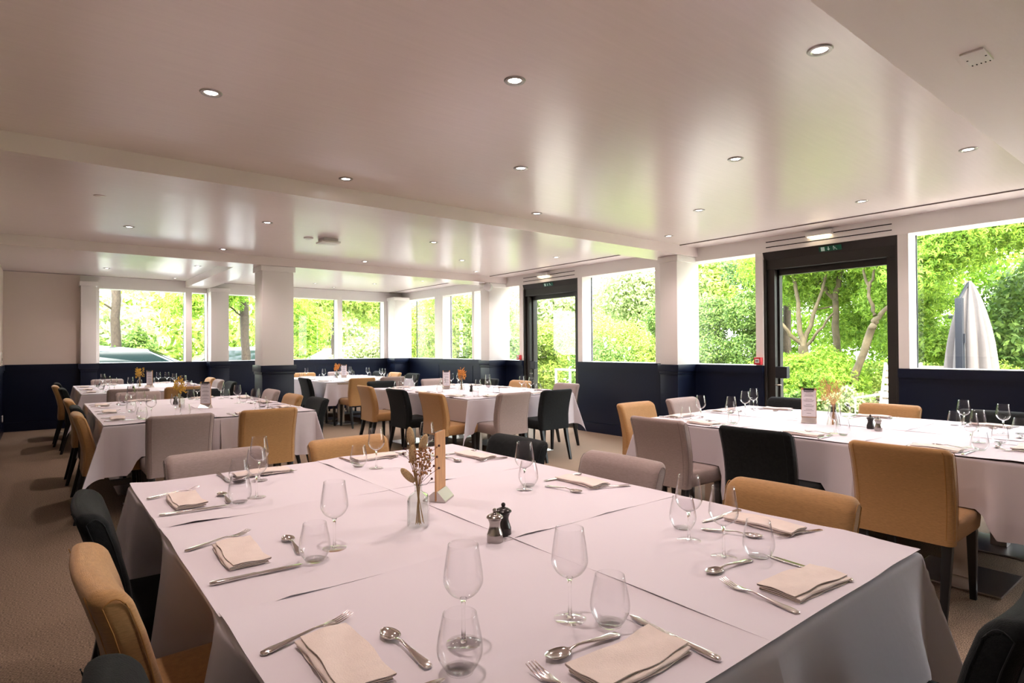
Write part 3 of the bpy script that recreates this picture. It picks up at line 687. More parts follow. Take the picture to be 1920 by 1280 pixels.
for key, T in TABLES.items():
    x0, x1, y0, y1 = T['box']
    for si, ((side, cs, cc, out, colr, rz), pos, sd) in enumerate(seatinfo(key)):
        sp_ = SPEC.get((key, side, cs), {}); a = ROT[side]; ex, ey = side_xy(T['box'], side, cs, 0)
        who = '%s %schair, %s of the %s' % (pos, (CN[colr] + ' ') if colr else '', sd, T['name'])
        if colr is None: who = '%s place, %s of the %s' % (pos, sd, T['name'])
        def W(u, v):  # u to the sitter's right, v into the table
            return (ex + math.cos(a) * v + math.sin(a) * u, ey + math.sin(a) * v - math.cos(a) * u, ZP)
        j = lambda s: rnd.uniform(-s, s)
        def put(name, me, lab, cat, u, v, r):
            o = link(name, me, None, W(u, v), a - PI / 2 + r, label=lab + who, category=cat); o['group'] = {'fork': 'forks on the tables', 'knife': 'knives on the tables', 'spoon': 'dessert spoons on the tables', 'napkin': 'folded napkins on the tables'}[cat]; return o
        fu, fr = sp_.get('f', (-.140 + j(.01), j(.12))); put('fork', FORK, 'steel fork by the ', 'fork', fu, .018, fr)
        ku, kr = sp_.get('k', (.150 + j(.01), j(.08))); put('knife', KNIFE, 'steel knife by the ', 'knife', ku, .018, kr)
        sv, sr, su = sp_.get('s', (.272 + j(.01), j(.2), .105)); put('spoon', SPOON, 'steel spoon by the ', 'spoon', su, sv, PI / 2 + sr)
        nu, nv = sp_.get('n', (j(.01), .125)); put('napkin', NAPK[si % 3], 'folded cream napkin by the ', 'napkin', nu, nv, j(.05))
        wu, wv = sp_.get('w', (.100 + j(.015), .365 + j(.015))); gu, gv = sp_.get('g', (.165 + j(.01), .287 + j(.01)))
        o = WINE if wf else copytree(WINE); wf = False; o.location = W(wu, wv); o['label'] = 'stemmed wine glass by the ' + who; o['group'] = 'wine glasses on the tables'
        o = TUMB if tf else copytree(TUMB); tf = False; o.location = W(gu, gv); o['label'] = 'rounded water glass by the ' + who; o['group'] = 'water glasses on the tables'
# -- mills, menus, vases
def mill(x, y, m, lab, s=1.0):
    t = thing('pepper_mill' if m == 'blackwood' else 'salt_mill', lab, 'spice mill', (x, y, ZP))
    B().lathe(smoothp([(.0225, 0), (.0235, .002), (.0235, .022), (.0225, .026), (.0165, .045), (.0165, .056), (.0195, .064), (.0195, .067)], 3), 28).obj('body', m, t, smooth=50)
    B().lathe(smoothp([(.020, .0672), (.0245, .071), (.0245, .0745), (.017, .081), (.007, .0845), (.0055, .087)], 3), 28).obj('cap', m, t, smooth=50)
    B().ball((0, 0, .0925), .0068, n=14, m=8).obj('knob', m, t, smooth=70)
    t.scale = (s, s, s)
mill(1.078, 1.44, 'millsteel', 'small brushed steel mill beside the black mill on the front table', 1.02); mill(1.138, 1.475, 'blackwood', 'small black pepper mill behind the steel mill on the front table', 1.02)
mill(4.568, 1.70, 'blackwood', 'black pepper mill near the middle of the right table'); mill(4.50, 1.625, 'millsteel', 'steel mill beside the black mill on the right table')
mill(4.504, 6.52, 'blackwood', 'black pepper mill beside the vase on the middle table'); mill(1.144, 7.175, 'blackwood', 'black pepper mill behind the vase on the left table')
def menu(x, y, rz, lab):
    t = thing('menu_stand', lab, 'menu', (x, y, ZP), rz)
    b = B(); b.loft([[(sx * .0525, .004 + q, z) for sx, q in ((-1, 0), (1, 0), (1, .006), (-1, .006))] for z in (.004, .262)]); b.obj('board', 'wood', t, smooth=0)
    B().box(-.049, .049, .0022, .0035, .045, .248).obj('menu_sheet', 'menupaper', t, smooth=0)
    l = B(); rr = random.Random(3)
    for z, w_ in ((.225, .018), (.208, .028), (.199, .034), (.178, .022), (.168, .036), (.160, .030), (.138, .020), (.128, .036), (.120, .032), (.100, .022), (.091, .034), (.070, .016)): l.box(-w_, w_, .0016, .0022, z, z + .0022)
    l.obj('menu_text', 'ink', t, smooth=0)
    c = B(); c.box(-.036, .036, -.004, .004, .246, .262); c.tube([(-.032, -.004, .248), (-.032, -.008, .238), (.032, -.008, .238), (.032, -.004, .248)], .003, 6); c.obj('clip', 'mast', t, smooth=30)
    s = B(); s.loft([[(sx, yy, z) for yy, z in ((-.045, 0), (.045, 0), (.045, .006), (.014, .040), (.010, .040), (.010, .004), (.0035, .004), (.0035, .040), (-.0, .040), (-.045, .006))] for sx in (-.052, .052)]); s.obj('metal_foot', 'steel', t, smooth=0, bevel=.0015)
menu(1.215, 1.985, math.radians(-141.5), 'tall oak menu stand with metal foot, seen edge-on on the front table')
menu(4.581, 2.131, math.radians(-68), 'clipboard menu with white sheet on the right table')
menu(4.533, 7.183, math.radians(-38), 'clipboard menu with white sheet on the middle table')
menu(1.30, 6.514, math.radians(-40), 'clipboard menu with white sheet on the left table')
menu(1.348, 10.69, math.radians(-48), 'clipboard menu with white sheet on the back left table')
menu(4.762, 11.336, math.radians(-20), 'clipboard menu with white sheet on the back centre table')
def vase(x, y, lab, kind, seed, s=1.0, conical=False):
    rg = random.Random(seed); t = thing('bud_vase', lab, 'vase', (x, y, ZP), rg.uniform(0, 3) if kind != 'front' else -.674)
    R = []
    if conical: prof = [(.040, 0), (.041, .004), (.030, .06), (.016, .10), (.014, .125), (.018, .135)]
    else: prof = [(.031, 0), (.034, .004), (.034, .085), (.028, .100), (.014, .110), (.0125, .115), (.0125, .130), (.015, .134)]
    def ring(r, z): return [(a, b_, z) for a, b_ in (rrect(r, r, r * (.45 if r > .02 and not conical else .98), 6))]
    b = B(); b.loft([ring(r, z) for r, z in prof] + [ring(r - .0022, z + .0001) for r, z in reversed(prof[1:])], cap=False)
    b.obj('bottle', 'vaseglass', t, smooth=60)
    f = thing('dried_flowers', lab.split(' with ')[-1].split(' on ')[0] + ' standing in the glass vase on the ' + lab.split(' on the ')[-1], 'dried flowers', (x, y, ZP), t.rotation_euler.z)
    f.name = 'dried_bouquet'
    st = B(); tops = []
    nst = 16 if kind == 'front' else 22
    for i in range(nst):
        a = rg.uniform(0, 6.28); r0 = rg.uniform(.004, .020); sp = rg.uniform(.015, .055) * (1.5 if kind == 'straw' else 1); h = rg.uniform(.20, .30) * (1.0 if kind != 'orange' else .95)
        b0 = (r0 * math.cos(a + 2.6), r0 * math.sin(a + 2.6), .006); nk = (.006 * math.cos(a), .006 * math.sin(a), .125); tp = (sp * math.cos(a), sp * math.sin(a), h)
        st.tube([b0, nk, (tp[0] * .6, tp[1] * .6, (.125 + h) / 2 + .01), tp], [.0012, .0010, .0009, .0006], 5); tops.append(tp)
    st.obj('stem_bunch', 'stem' if kind != 'straw' else 'straw', f)
    if kind == 'front':
        for (px_, py_, pz_, ax, ay) in ((-.026, .006, .292, -.12, 0), (-.018, -.004, .235, .05, .1), (.016, .008, .270, .35, .1), (-.034, -.004, .165, -.75, .1)):
            tt = B(); rot = Matrix.Rotation(ax, 3, 'Y') @ Matrix.Rotation(ay, 3, 'X'); tt.ball((px_, py_, pz_), .013, .013, .032, 12, 9, rot); tt.obj('bunny_tail', 'tail', f, smooth=70)
            st2 = B().tube([(0, 0, .125), (px_ * .7, py_ * .7, (.125 + pz_) / 2), (px_ - .02 * math.sin(ax) * .6, py_, pz_ - .022)], .0008, 5); st2.obj('tail_stalk', 'stem', f)
        be = B()
        for _ in range(150):
            a = rg.uniform(0, 6.28); r = abs(rg.gauss(.022, .014)); z = rg.uniform(.165, .258); be.ball((.012 + r * math.cos(a), r * math.sin(a), z), rg.uniform(.0026, .0048), n=6, m=4)
        be.obj('seed_heads', 'berry', f, smooth=70)
        db = B()
        for px_, py_, pz_ in ((.052, .0, .195), (.046, -.01, .155), (.062, .0, .225), (-.05, 0, .235), (.068, .01, .26), (-.045, .01, .25), (.07, -.01, .19)):
            db.ball((px_, py_, pz_), .0042, n=8, m=6); db.tube([(0, 0, .13), (px_ * .6, py_ * .6, pz_ - .02), (px_, py_, pz_)], .0007, 4)
        db.obj('dark_seed_heads', 'darkberry', f, smooth=70)
    else:
        pe = B(); m_ = {'orange': 'orange', 'yellow': 'yellowdry', 'straw': 'straw'}[kind]
        for tp in tops:
            for _ in range(9 if kind != 'straw' else 12):
                a = rg.uniform(0, 6.28); L_ = rg.uniform(.012, .032); d = Vector((math.cos(a) * .5, math.sin(a) * .5, rg.uniform(.3, 1))).normalized()
                p = Vector(tp) + Vector((rg.uniform(-.012, .012), rg.uniform(-.012, .012), rg.uniform(-.07, .0)))
                w_ = .0045 if kind != 'straw' else .0016
                pe.tube([p, p + d * L_ * .5 + Vector((0, 0, .002)), p + d * L_], [.0008, w_, .0006], 4)
        pe.obj('petals', m_, f, smooth=60)
    f['group'] = 'dried flowers on the tables'; t['group'] = 'glass vases on the tables'
    for q in (t, f): q.scale = (s, s, s)
vase(.984, 1.735, 'square clear bottle vase with bunny tails and brown seed heads on the front table', 'front', 3, 1.0)
vase(4.53, 1.93, 'clear vase with bushy pink straw grasses on the right table', 'straw', 5, 1.15, True)
vase(4.576, 6.86, 'clear vase with orange dried petals on the middle table', 'orange', 6, 1.05, True)
vase(1.104, 6.69, 'clear vase with golden dried petals on the left table', 'yellow', 8, 1.05)
vase(1.25, 10.95, 'clear vase with yellow dried petals on the back left table', 'yellow', 9, 1.05)
vase(4.60, 11.3, 'clear vase with orange brown petals on the back centre table', 'orange', 10, 1.0)
# ------------------------------------------------------------------ garden and car park
struct('ground', B().box(-40, 60, -30, 70, -.30, -.12), 'grass', smooth=0)
struct('terrace', B().box(XO + .01, 12.0, -6, 16, -.12, -.03), 'paving', smooth=0)
struct('car_park', B().box(-12, 16, 14.6, 30, -.12, -.06), 'asphalt', smooth=0)
def leaves(name, blobs, n, size, m, seed, parent=None, flat=0.0, shell=.35, star=False, **kw):
    """a leafy mass: n small folded leaves scattered through ellipsoids (cx,cy,cz,rx,ry,rz)"""
    g = np.random.default_rng(seed); bl = np.array(blobs, float)
    vol = bl[:, 3] * bl[:, 4] * bl[:, 5]; vol = vol ** .75; idx = g.choice(len(bl), n, p=vol / vol.sum())
    d = g.normal(size=(n, 3)); d /= np.linalg.norm(d, axis=1)[:, None]
    r = 1 - shell * g.random(n) ** 1.3 + .06 * g.normal(size=n)
    # lumpy outline
    lump = 1 + .10 * np.sin(d[:, 0] * 7 + idx) * np.sin(d[:, 1] * 6 + 2 * idx) + .06 * np.sin(d[:, 2] * 13 + idx)
    c = bl[idx, :3] + d * (r * lump)[:, None] * bl[idx, 3:]
    nrm = d + g.normal(size=(n, 3)) * .75; nrm[:, 2] += flat; nrm /= np.linalg.norm(nrm, axis=1)[:, None]
    t = np.cross(nrm, g.normal(size=(n, 3))); t /= np.linalg.norm(t, axis=1)[:, None]; b2 = np.cross(nrm, t)
    s = size * (.6 + .8 * g.random(n))[:, None]
    if star:   # five fingered leaf as three crossed diamonds
        V = []; F = []; k = 0
        base = np.arange(n)
        parts = []
        for an in (-.9, 0, .9):
            tt = t * math.cos(an) + b2 * math.sin(an); bb = np.cross(nrm, tt)
            parts.append(np.stack([c, c + tt * s * .6 + bb * s * .16, c + tt * s * 1.15 - nrm * s * .2, c + tt * s * .6 - bb * s * .16], 1))
        v = np.stack(parts, 1).reshape(-1, 3); f = np.arange(len(v)).reshape(-1, 4)
    else:
        v = np.stack([c - t * s, c + b2 * s * .42 + nrm * s * .1, c + t * s - nrm * s * .15, c - b2 * s * .42 + nrm * s * .1], 1).reshape(-1, 3); f = np.arange(4 * n).reshape(n, 4)
    me = bpy.data.meshes.new(name); me.vertices.add(len(v)); me.vertices.foreach_set('co', v.ravel()); me.loops.add(len(f) * 4); me.loops.foreach_set('vertex_index', f.ravel().astype(np.int32))
    me.polygons.add(len(f)); me.polygons.foreach_set('loop_start', np.arange(len(f)) * 4); me.update(); me.materials.append(M[m])
    me.validate()
    return link(name, me, parent, **kw)
def hedge_blobs(x0, x1, y0, y1, z1, s, seed):
    rg = random.Random(seed); o = []
    nx = max(1, int((x1 - x0) / s)); ny = max(1, int((y1 - y0) / s)); nz = max(1, int(z1 / s))
    for i in range(nx):
        for j_ in range(ny):
            for k in range(nz):
                o.append((x0 + (i + .5) * (x1 - x0) / nx + rg.uniform(-.1, .1) * s, y0 + (j_ + .5) * (y1 - y0) / ny + rg.uniform(-.1, .1) * s, (k + .5) * z1 / nz, s * .68, s * .68, s * .62))
    return o
def limb(b, pts, r0, r1, seed=1):
    rg = random.Random(seed); n = len(pts); P = []; R = []
    for i in range(n - 1):
        for k in range(4):
            t_ = k / 4; p = Vector(pts[i]).lerp(Vector(pts[i + 1]), t_); P.append(p + Vector((rg.uniform(-.022, .022), rg.uniform(-.022, .022), 0))); R.append((r0 + (r1 - r0) * (i + t_) / (n - 1)) * rg.uniform(.92, 1.1))
    P.append(Vector(pts[-1])); R.append(r1); b.tube(P, R, 9)
def tree(name, label, trunk, rad, branches, blobs, n, size, lm, seed, star=False, group='garden trees', cat='tree', shell=.8):
    bark = 'palebark' if name == 'maple_tree' else 'bark'
    o = Vector((trunk[0][0], trunk[0][1], -.12)); t = thing(name, label, cat, o, 0, group)
    L = lambda P: [tuple(Vector(q) - o) for q in P]
    b = B(); limb(b, L(trunk), rad, rad * .72, seed); b.obj('trunk', bark, t, smooth=80)
    if branches:
        for k, (P, r) in enumerate(branches):
            b = B(); limb(b, L(P), r * .8, r * .38, seed + k); b.obj('branch', bark, t, smooth=80)
    leaves('foliage', [(q[0] - o.x, q[1] - o.y, q[2] - o.z, *q[3:]) for q in blobs], n, size, lm, seed, t, shell=shell, star=star, flat=.6)
    return t
def shrub(name, label, blobs, n, size, lm, seed, cat='shrub', group=None, star=False, shell=.35):
    t = thing(name, label, cat, (blobs[0][0], blobs[0][1], -.12), 0, group); o = t.location
    leaves('foliage', [(q[0] - o.x, q[1] - o.y, q[2] - o.z, *q[3:]) for q in blobs], n, size, lm, seed, t, shell=shell, star=star)
    b = B(); rg = random.Random(seed)
    for _ in range(5):
        q = rg.choice(blobs); b.tube([(rg.uniform(-.1, .1), rg.uniform(-.1, .1), 0), ((q[0] - o.x) * .5, (q[1] - o.y) * .5, (q[2] + .12) * .6), (q[0] - o.x, q[1] - o.y, q[2] + .12)], [.02, .015, .006], 6)
    b.obj('stems', 'bark', t); return t
# window wall, from near to far
shrub('hedge', 'tall clipped dark ivy hedge behind the window column', hedge_blobs(11.8, 12.8, 6.5, 9.6, 2.45, .8, 1), 75000, .034, 'leaf_hedge', 11, 'hedge')
tree('garden_tree', 'dark leafed tree above the tall clipped hedge', [(13.2, 6.6, -.12), (13.2, 6.6, 3.0)], .10, [], [(12.8, 6.2, 3.4, 1.0, 1.0, .75), (12.6, 6.9, 3.2, .8, .9, .6), (13.6, 5.8, 3.9, 1.2, 1.2, .8)], 26000, .045, 'leaf_dark', 12)
shrub('rounded_shrub', 'rounded bright clipped shrub seen through the centre window', [(11.3, 10.6, 1.0, .95, 1.15, 1.2), (11.5, 9.7, .9, .7, .8, 1.0)], 34000, .032, 'leaf_bright', 13)
sh = shrub('flowering_shrub', 'low shrub with white blossoms below the rounded shrub', [(10.3, 9.6, .55, .7, .9, 1.05), (10.2, 8.9, .35, .6, .6, .75)], 24000, .034, 'leaf_hedge', 14)
leaves('blossoms', [(0, 0, .67, .72, .92, 1.07)], 70, .07, 'bloom', 15, sh, shell=.05)
shrub('hedge', 'broad pale green hedge outside the far garden door', hedge_blobs(11.0, 12.0, 10.9, 14.4, 2.1, .85, 2), 65000, .042, 'leaf_bright', 16, 'hedge')
tree('garden_tree', 'pale feathery tree behind the centre window shrubs', [(17, 14, -.12), (17, 14, 4)], .12, [([(17, 14, 2), (16.4, 13.2, 3.6)], .05)], [(16.5, 13.6, 3.4, 1.3, 1.5, 1.3), (17.3, 14.9, 3.0, 1.2, 1.4, 1.2), (16.6, 12.3, 2.6, 1.0, 1.0, 1.2)], 16000, .08, 'leaf_olive', 17)
tree('garden_tree', 'golden green tree behind the hedge left of the column', [(18, 12.4, -.12), (18, 12.4, 4)], .12, [], [(18, 12.2, 3.6, 1.5, 1.4, 1.4), (17.4, 11.2, 3.3, 1.0, 1.1, 1.2)], 15000, .08, 'leaf_bright', 18)
tree('garden_tree', 'pale tree high above the far door hedge', [(16, 18, -.12), (16, 18, 4)], .12, [], [(16, 17.6, 3.0, 1.6, 1.8, 1.0)], 7000, .09, 'leaf_olive', 19)
shrub('feathery_shrub', 'yellow green feathery shrub outside the corner windows', [(9.3, 15.6, 1.4, 1.0, 1.1, 1.5), (9.2, 14.4, 1.9, .9, 1.0, 1.3)], 34000, .048, 'leaf_bright', 20, group='shrubs at the far corner')
shrub('creeper_shrub', 'dense green creeper shrub outside the window by the loudspeaker', [(9.8, 13.4, 1.2, .8, 1.0, 1.7), (9.6, 12.6, .9, .7, .8, 1.2)], 34000, .042, 'leaf_hedge', 21, group='shrubs at the far corner')
# maples beyond the near door
tree('maple_tree', 'maple with many forking limbs at the left of the near door', [(10.6, 5.02, -.12), (10.6, 5.0, .8), (10.55, 5.0, 1.35)], .11,
     [([(10.55, 5.0, 1.3), (10.6, 5.1, 1.9), (10.6, 5.2, 2.8)], .07), ([(10.55, 5.0, 1.35), (10.4, 5.2, 1.6), (10.3, 5.45, 2.0)], .05), ([(10.6, 5.0, 1.4), (10.7, 4.85, 2.0), (10.7, 4.65, 2.6)], .05), ([(10.6, 4.98, 1.3), (10.6, 4.75, 1.6), (10.6, 4.5, 1.9)], .04)],
     [(10.9, 5.5, 2.9, .8, .9, .55), (10.7, 4.9, 3.0, .7, .8, .45), (11.5, 5.2, 2.4, .7, .8, .4), (10.3, 5.2, .95, .55, .6, .28)], 20000, .05, 'leaf_maple', 31, True, 'maples on the terrace')
tree('maple_tree', 'maple with a straight pale trunk in the middle of the near door', [(11.2, 4.72, -.12), (11.15, 4.70, 1.2), (11.1, 4.68, 2.2)], .07,
     [([(11.1, 4.68, 2.15), (11.05, 4.85, 2.4), (11.0, 5.2, 2.75)], .055), ([(11.1, 4.68, 2.2), (11.1, 4.60, 2.6), (11.1, 4.48, 3.0)], .06), ([(11.1, 4.72, 2.05), (11.0, 4.95, 2.0), (11.0, 5.1, 2.3)], .02)],
     [(11.6, 4.4, 3.0, 1.0, .9, .6), (12.0, 4.1, 2.3, .8, .8, .5), (11.0, 5.0, 3.1, .8, .7, .35), (12.2, 4.8, 1.7, .8, .7, .5)], 22000, .05, 'leaf_maple', 32, True, 'maples on the terrace')
tree('maple_tree', 'maple with a leaning knotted trunk at the right of the near door', [(9.9, 3.98, -.12), (9.9, 3.90, .9), (9.9, 3.66, 1.6), (9.9, 3.6, 1.72)], .065,
     [([(9.9, 3.62, 1.7), (9.9, 3.5, 1.85), (9.95, 3.3, 2.1)], .05), ([(9.9, 3.6, 1.8), (9.9, 3.68, 2.1), (9.9, 3.76, 2.6)], .04), ([(9.9, 3.7, 2.2), (9.9, 3.62, 2.4), (9.9, 3.5, 2.7)], .03)],
     [(10.2, 3.5, 2.9, .8, .8, .45), (10.8, 3.5, 2.1, .7, .7, .45), (11.3, 3.4, 1.4, .7, .7, .4)], 20000, .05, 'leaf_maple', 33, True, 'maples on the terrace')
tree('maple_tree', 'broad golden maple crown above the closed parasol', [(10.6, 1.2, -.12), (10.6, 1.5, 2.0), (10.5, 1.8, 3.0)], .12,
     [([(10.5, 1.8, 2.9), (10.2, 2.4, 3.1), (10.0, 2.9, 2.9)], .06), ([(10.5, 1.7, 2.6), (10.2, 1.4, 2.9), (10.0, .9, 3.2)], .05)],
     [(10.0, 2.7, 2.75, .75, .65, .42), (9.9, 2.2, 3.0, .8, .7, .42), (10.2, 1.6, 3.0, .8, .8, .5), (9.8, 3.0, 2.35, .5, .45, .35), (10.4, 2.2, 3.5, 1.0, 1.2, .5)], 38000, .046, 'leaf_maple', 34, True, 'maples on the terrace')
shrub('low_maple_shrub', 'low spreading maple shrub in the middle of the near door', [(10.3, 4.55, .75, .55, .60, .55), (10.0, 4.2, .55, .5, .5, .5), (10.2, 4.9, .6, .5, .5, .5)], 24000, .042, 'leaf_maple', 35, star=True, group='shrubs beyond the near door')
shrub('boxwood_shrub', 'small dark box shrub low at the left of the near door', [(9.4, 4.55, .2, .45, .45, .42)], 9000, .03, 'leaf_hedge', 36, group='shrubs beyond the near door')
shrub('boxwood_shrub', 'pale green shrub beside the white terrace chair', [(9.5, 3.85, .25, .4, .35, .45)], 8000, .035, 'leaf_olive', 37, group='shrubs beyond the near door')
shrub('glossy_shrub', 'tall glossy leafed shrub right of the parasol', [(11.6, 1.9, 1.3, .9, .9, 1.4), (11.4, 1.1, 1.5, .9, .9, 1.6), (11.8, .4, 1.4, .9, .9, 1.6)], 42000, .05, 'leaf_hedge', 38)
shrub('hedge', 'dark hedge behind the parasol at the left', hedge_blobs(13.4, 14.2, 2.6, 5.0, 2.0, .8, 4), 22000, .045, 'leaf_dark', 39, 'hedge')
shrub('hedge', 'low clipped box hedge at the foot of the parasol', hedge_blobs(10.4, 10.9, 2.0, 4.0, 1.12, .42, 5), 11000, .03, 'leaf_bright', 40, 'hedge')
shrub('hedge', 'far green backdrop hedge beyond the maples', hedge_blobs(15.5, 17, 1.0, 9.0, 3.6, 1.2, 6), 50000, .06, 'leaf_maple', 41, 'hedge')
# cream garden building far right
t = thing('garden_building', 'cream building corner behind the parasol', 'building', (14.6, 3.55, -.12)); B().box(0, 1.5, -.4, .35, 0, 2.0).obj('wall', 'cream', t, smooth=0); B().box(-.1, 1.6, -.55, .45, 2.0, 2.07).obj('roof', 'mast', t, smooth=0)
# closed cantilever parasol
t = thing('cantilever_parasol', 'closed greige cantilever parasol on a dark mast outside the right window', 'parasol', (9.6, 2.36, -.03))
b = B(); rings = []; n = 72
for k, (z, r) in enumerate(((.62, .24), (.66, .285), (.90, .265), (1.15, .245), (1.40, .22), (1.60, .19), (1.80, .15), (1.95, .115), (2.08, .075), (2.17, .045), (2.22, .015))):
    ring = []
    for j_ in range(n):
        a = 2 * PI * j_ / n; fo = 1 + .17 * math.cos(9 * a + .12 * k) + .07 * math.cos(17 * a + 1)
        ring.append((r * fo * math.cos(a) * .9, r * fo * math.sin(a) + .0, z + (.06 * math.cos(8 * a) if k < 2 else 0)))
    rings.append(ring)
b.loft(rings, cap=False); b.obj('folded_canopy', 'canvas', t, smooth=70)
b = B(); b.box(-.36, -.28, -.01, .07, 0, 1.98); b.obj('mast', 'mast', t, bevel=.006); b = B(); b.box(-.34, -.325, .045, .05, 1.95, 2.0); b.tube([(-.34, .05, 1.92), (-.1, .02, 2.12), (0, 0, 2.2)], .018, 8); b.obj('arm', 'mast', t)
b = B(); b.box(-.335, -.30, -.03, .0, 1.4, 1.52); b.tube([(-.31, -.015, 1.45), (-.31, -.015, .7)], .008, 6); b.obj('crank', 'mast', t)
B().box(-.55, .25, -.35, .45, -.0, .06).obj('base_plate', 'mast', t, bevel=.01)
# terrace furniture
def slat_chair(x, y, rz, lab, m, group='terrace chairs'):
    t = thing('terrace_chair', lab, 'garden chair', (x, y, -.03), rz, group)
    b = B(); [b.box(-.24, .24, -.22 + .075 * i, -.165 + .075 * i, .42, .44) for i in range(6)]; b.obj('seat', m, t, smooth=0)
    b = B(); [b.box(-.24, .24, -.25 - .02 * i, -.235 - .02 * i, .52 + .10 * i, .59 + .10 * i) for i in range(6)]; b.obj('backrest', m, t, smooth=0)
    for sx in (-1, 1):
        b = B(); b.tube([(sx * .25, -.20, 0), (sx * .25, -.24, .45), (sx * .25, -.36, 1.12)], .018, 6); b.obj('leg', m, t); b = B(); b.tube([(sx * .25, .22, 0), (sx * .25, .22, .62), (sx * .25, -.26, .66)], .018, 6); b.obj('leg', m, t)
slat_chair(9.35, 3.32, 1.2, 'white slatted chair at the lower right of the near door', 'railing'); slat_chair(9.75, 3.0, 2.4, 'weathered wooden chair behind the white terrace chair', 'teak'); slat_chair(10.0, 2.95, -1.4, 'wooden slatted chair back left of the parasol foot', 'teak')
t = thing('timber_planter', 'grey timber planter box below the maples', 'planter', (10.4, 4.55, -.03)); b = B(); [b.box(-.25, .9, -1.1, 1.1, .02 + .13 * i, .13 + .13 * i) for i in range(5)]; b.obj('boards', 'teak', t, smooth=0, bevel=.006)
t = thing('terrace_railing', 'pale metal railing outside the far garden door', 'railing', (9.1, 9.5, -.03)); b = B(); b.box(-.02, .02, -1.2, .35, .86, .90); b.obj('top_rail', 'railing', t, bevel=.004)
for y in (-1.2, -.6, -.12, .33): B().box(-.018, .018, y - .018, y + .018, 0, .86).obj('post', 'railing', t, bevel=.003)
# car park side, beyond the far wall
tree('street_tree', 'thick brown trunk seen through the leftmost far window', [(1.5, 17, -.12), (1.47, 17, 1.2), (1.45, 17, 3.0), (1.5, 17, 4.5)], .115, [([(1.4, 17, 2.3), (1.1, 16.9, 2.5), (.7, 16.8, 2.9)], .03)],
     [(1.8, 17.6, 4.2, 1.8, 1.5, .9), (.7, 16.8, 2.35, .45, .4, .35), (2.9, 16.2, 2.45, .7, .45, .33), (3.6, 16.4, 2.9, .8, .5, .4), (2.7, 16.6, 3.2, .6, .5, .3)], 12000, .085, 'leaf_maple', 51, True, 'trees in the car park')
tree('street_tree', 'trunk seen just left of the white pillar through the far window', [(4.42, 17, -.12), (4.38, 17, 1.2), (4.34, 17, 3.0), (4.4, 17, 4.5)], .13, [([(4.3, 17, 2.2), (3.8, 16.9, 2.6), (3.3, 16.8, 2.8)], .03)],
     [(4.2, 17.5, 4.2, 1.6, 1.4, .9), (3.9, 16.7, 2.7, .55, .4, .35), (5.4, 16.8, 2.5, .7, .5, .5), (6.0, 16.9, 1.9, .7, .5, .6)], 11000, .08, 'leaf_maple', 52, True, 'trees in the car park')
tree('street_tree', 'narrow trunk beside the mullion of the right far window', [(8.05, 20, -.12), (8.05, 20, 2), (8.0, 20, 4.5)], .10, [], [(7.0, 19.6, 2.9, 1.1, .7, .9), (8.6, 20.2, 3.3, 1.3, .8, .8), (9.8, 20.3, 3.0, 1.3, .8, .9)], 16000, .09, 'leaf_bright', 53, True, 'trees in the car park')
shrub('roadside_shrub', 'green shrub below the leftmost trunk', [(1.0, 16.4, .6, .55, .5, 1.0), (1.95, 17.4, .7, .5, .5, 1.1)], 12000, .06, 'leaf_hedge', 54, group='shrubs in the car park')
shrub('roadside_shrub', 'pale shrub in front of the right far window', [(8.1, 16.6, .7, .9, .6, 1.1), (7.3, 16.9, .5, .7, .5, .9), (6.3, 16.0, .3, .9, .5, .75)], 22000, .055, 'leaf_olive', 55, group='shrubs in the car park')
shrub('roadside_shrub', 'low dark shrub below the centre far window', [(5.4, 15.6, .35, .8, .5, .72)], 9000, .05, 'leaf_hedge', 56, group='shrubs in the car park')
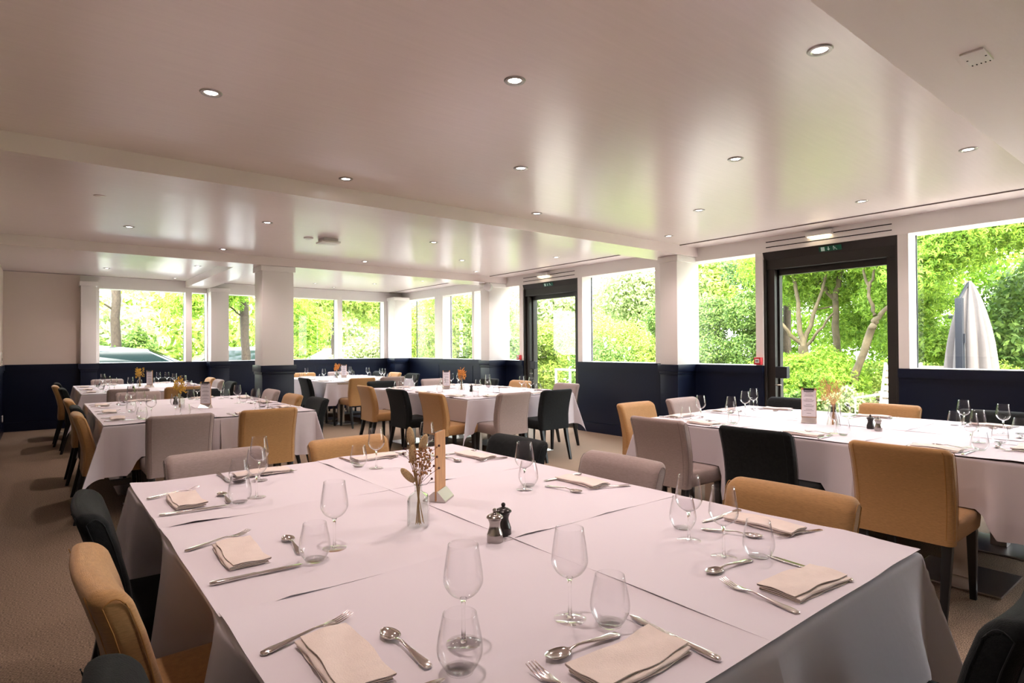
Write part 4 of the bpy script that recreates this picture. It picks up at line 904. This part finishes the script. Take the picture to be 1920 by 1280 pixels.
for k, (x, y, rx, h, m_, lab) in enumerate(((-2, 34, 6, 4.2, 'leaf_olive', 'pale sunlit trees far beyond the leftmost window'), (8, 36, 6, 4.6, 'leaf_bright', 'sunlit tree line far beyond the pillar'), (19, 35, 6, 5.2, 'leaf_olive', 'bright tree line far beyond the right far window'), (27, 27, 6, 5.0, 'leaf_bright', 'bright tree line beyond the corner shrubs'))):
    shrub('tree_line', lab, [(x, y, h * .45, rx, 2.5, h * .6), (x - 3, y + 1, h * .5, rx * .6, 2.2, h * .6), (x + 3, y - 1, h * .45, rx * .6, 2.2, h * .55)], 16000, .17, m_, 60 + k, 'trees', group='distant tree lines')
def car(x, y, rz, lab, m, s=1.0):
    t = thing('parked_car', lab, 'car', (x, y, -.06), rz, 'cars in the car park')
    side = [(-2.1, .35), (-2.15, .75), (-1.9, .95), (-1.35, 1.02), (-.55, 1.42), (.35, 1.50), (1.15, 1.40), (1.85, 1.05), (2.1, .95), (2.15, .40)]
    b = B(); rings = []
    for sx, k in ((-.86, .90), (-.80, .97), (-.55, 1), (.55, 1), (.80, .97), (.86, .90)):
        rings.append([(px_ * (1 if pz_ < 1 else .98), sx * (1 if pz_ < 1.0 else .80), .35 + (pz_ - .35) * (k if pz_ > 1.0 else 1)) for px_, pz_ in side] + [(2.0, sx, .22), (-2.0, sx, .22)])
    b.loft(rings); b.obj('body', m, t, smooth=30, bevel=.02)
    w_ = B()
    for sy in (-1, 1): w_.add([(-1.15, sy * .86, 1.03), (1.45, sy * .86, 1.05), (1.0, sy * .715, 1.36), (-.5, sy * .715, 1.37)], [(0, 1, 2, 3)])
    w_.obj('side_window', 'carglass', t, smooth=0)
    w_ = B(); w_.add([(-1.36, -.66, 1.045), (-1.36, .66, 1.045), (-.58, .60, 1.43), (-.58, -.60, 1.43)], [(0, 1, 2, 3)]); w_.obj('windscreen', 'carglass', t, smooth=0)
    for wx in (-1.35, 1.35):
        for sy in (-1, 1): b = B(); b.loft([[(wx + r * math.cos(2 * PI * j_ / 24), sy * q, .32 + r * math.sin(2 * PI * j_ / 24)) for j_ in range(24)] for q, r in ((.68, .30), (.70, .32), (.86, .32), (.88, .28))]); b.obj('wheel', 'tyre', t)
car(1.35, 15.75, PI, 'dark car with a sloping windscreen close behind the leftmost window', 'carpaint'); car(9.6, 21.5, PI, 'car with an arched dark roof behind the right far window', 'carpaint2'); car(5.6, 23.0, 0.1, 'pale car far beyond the pillar', 'carpaint2')
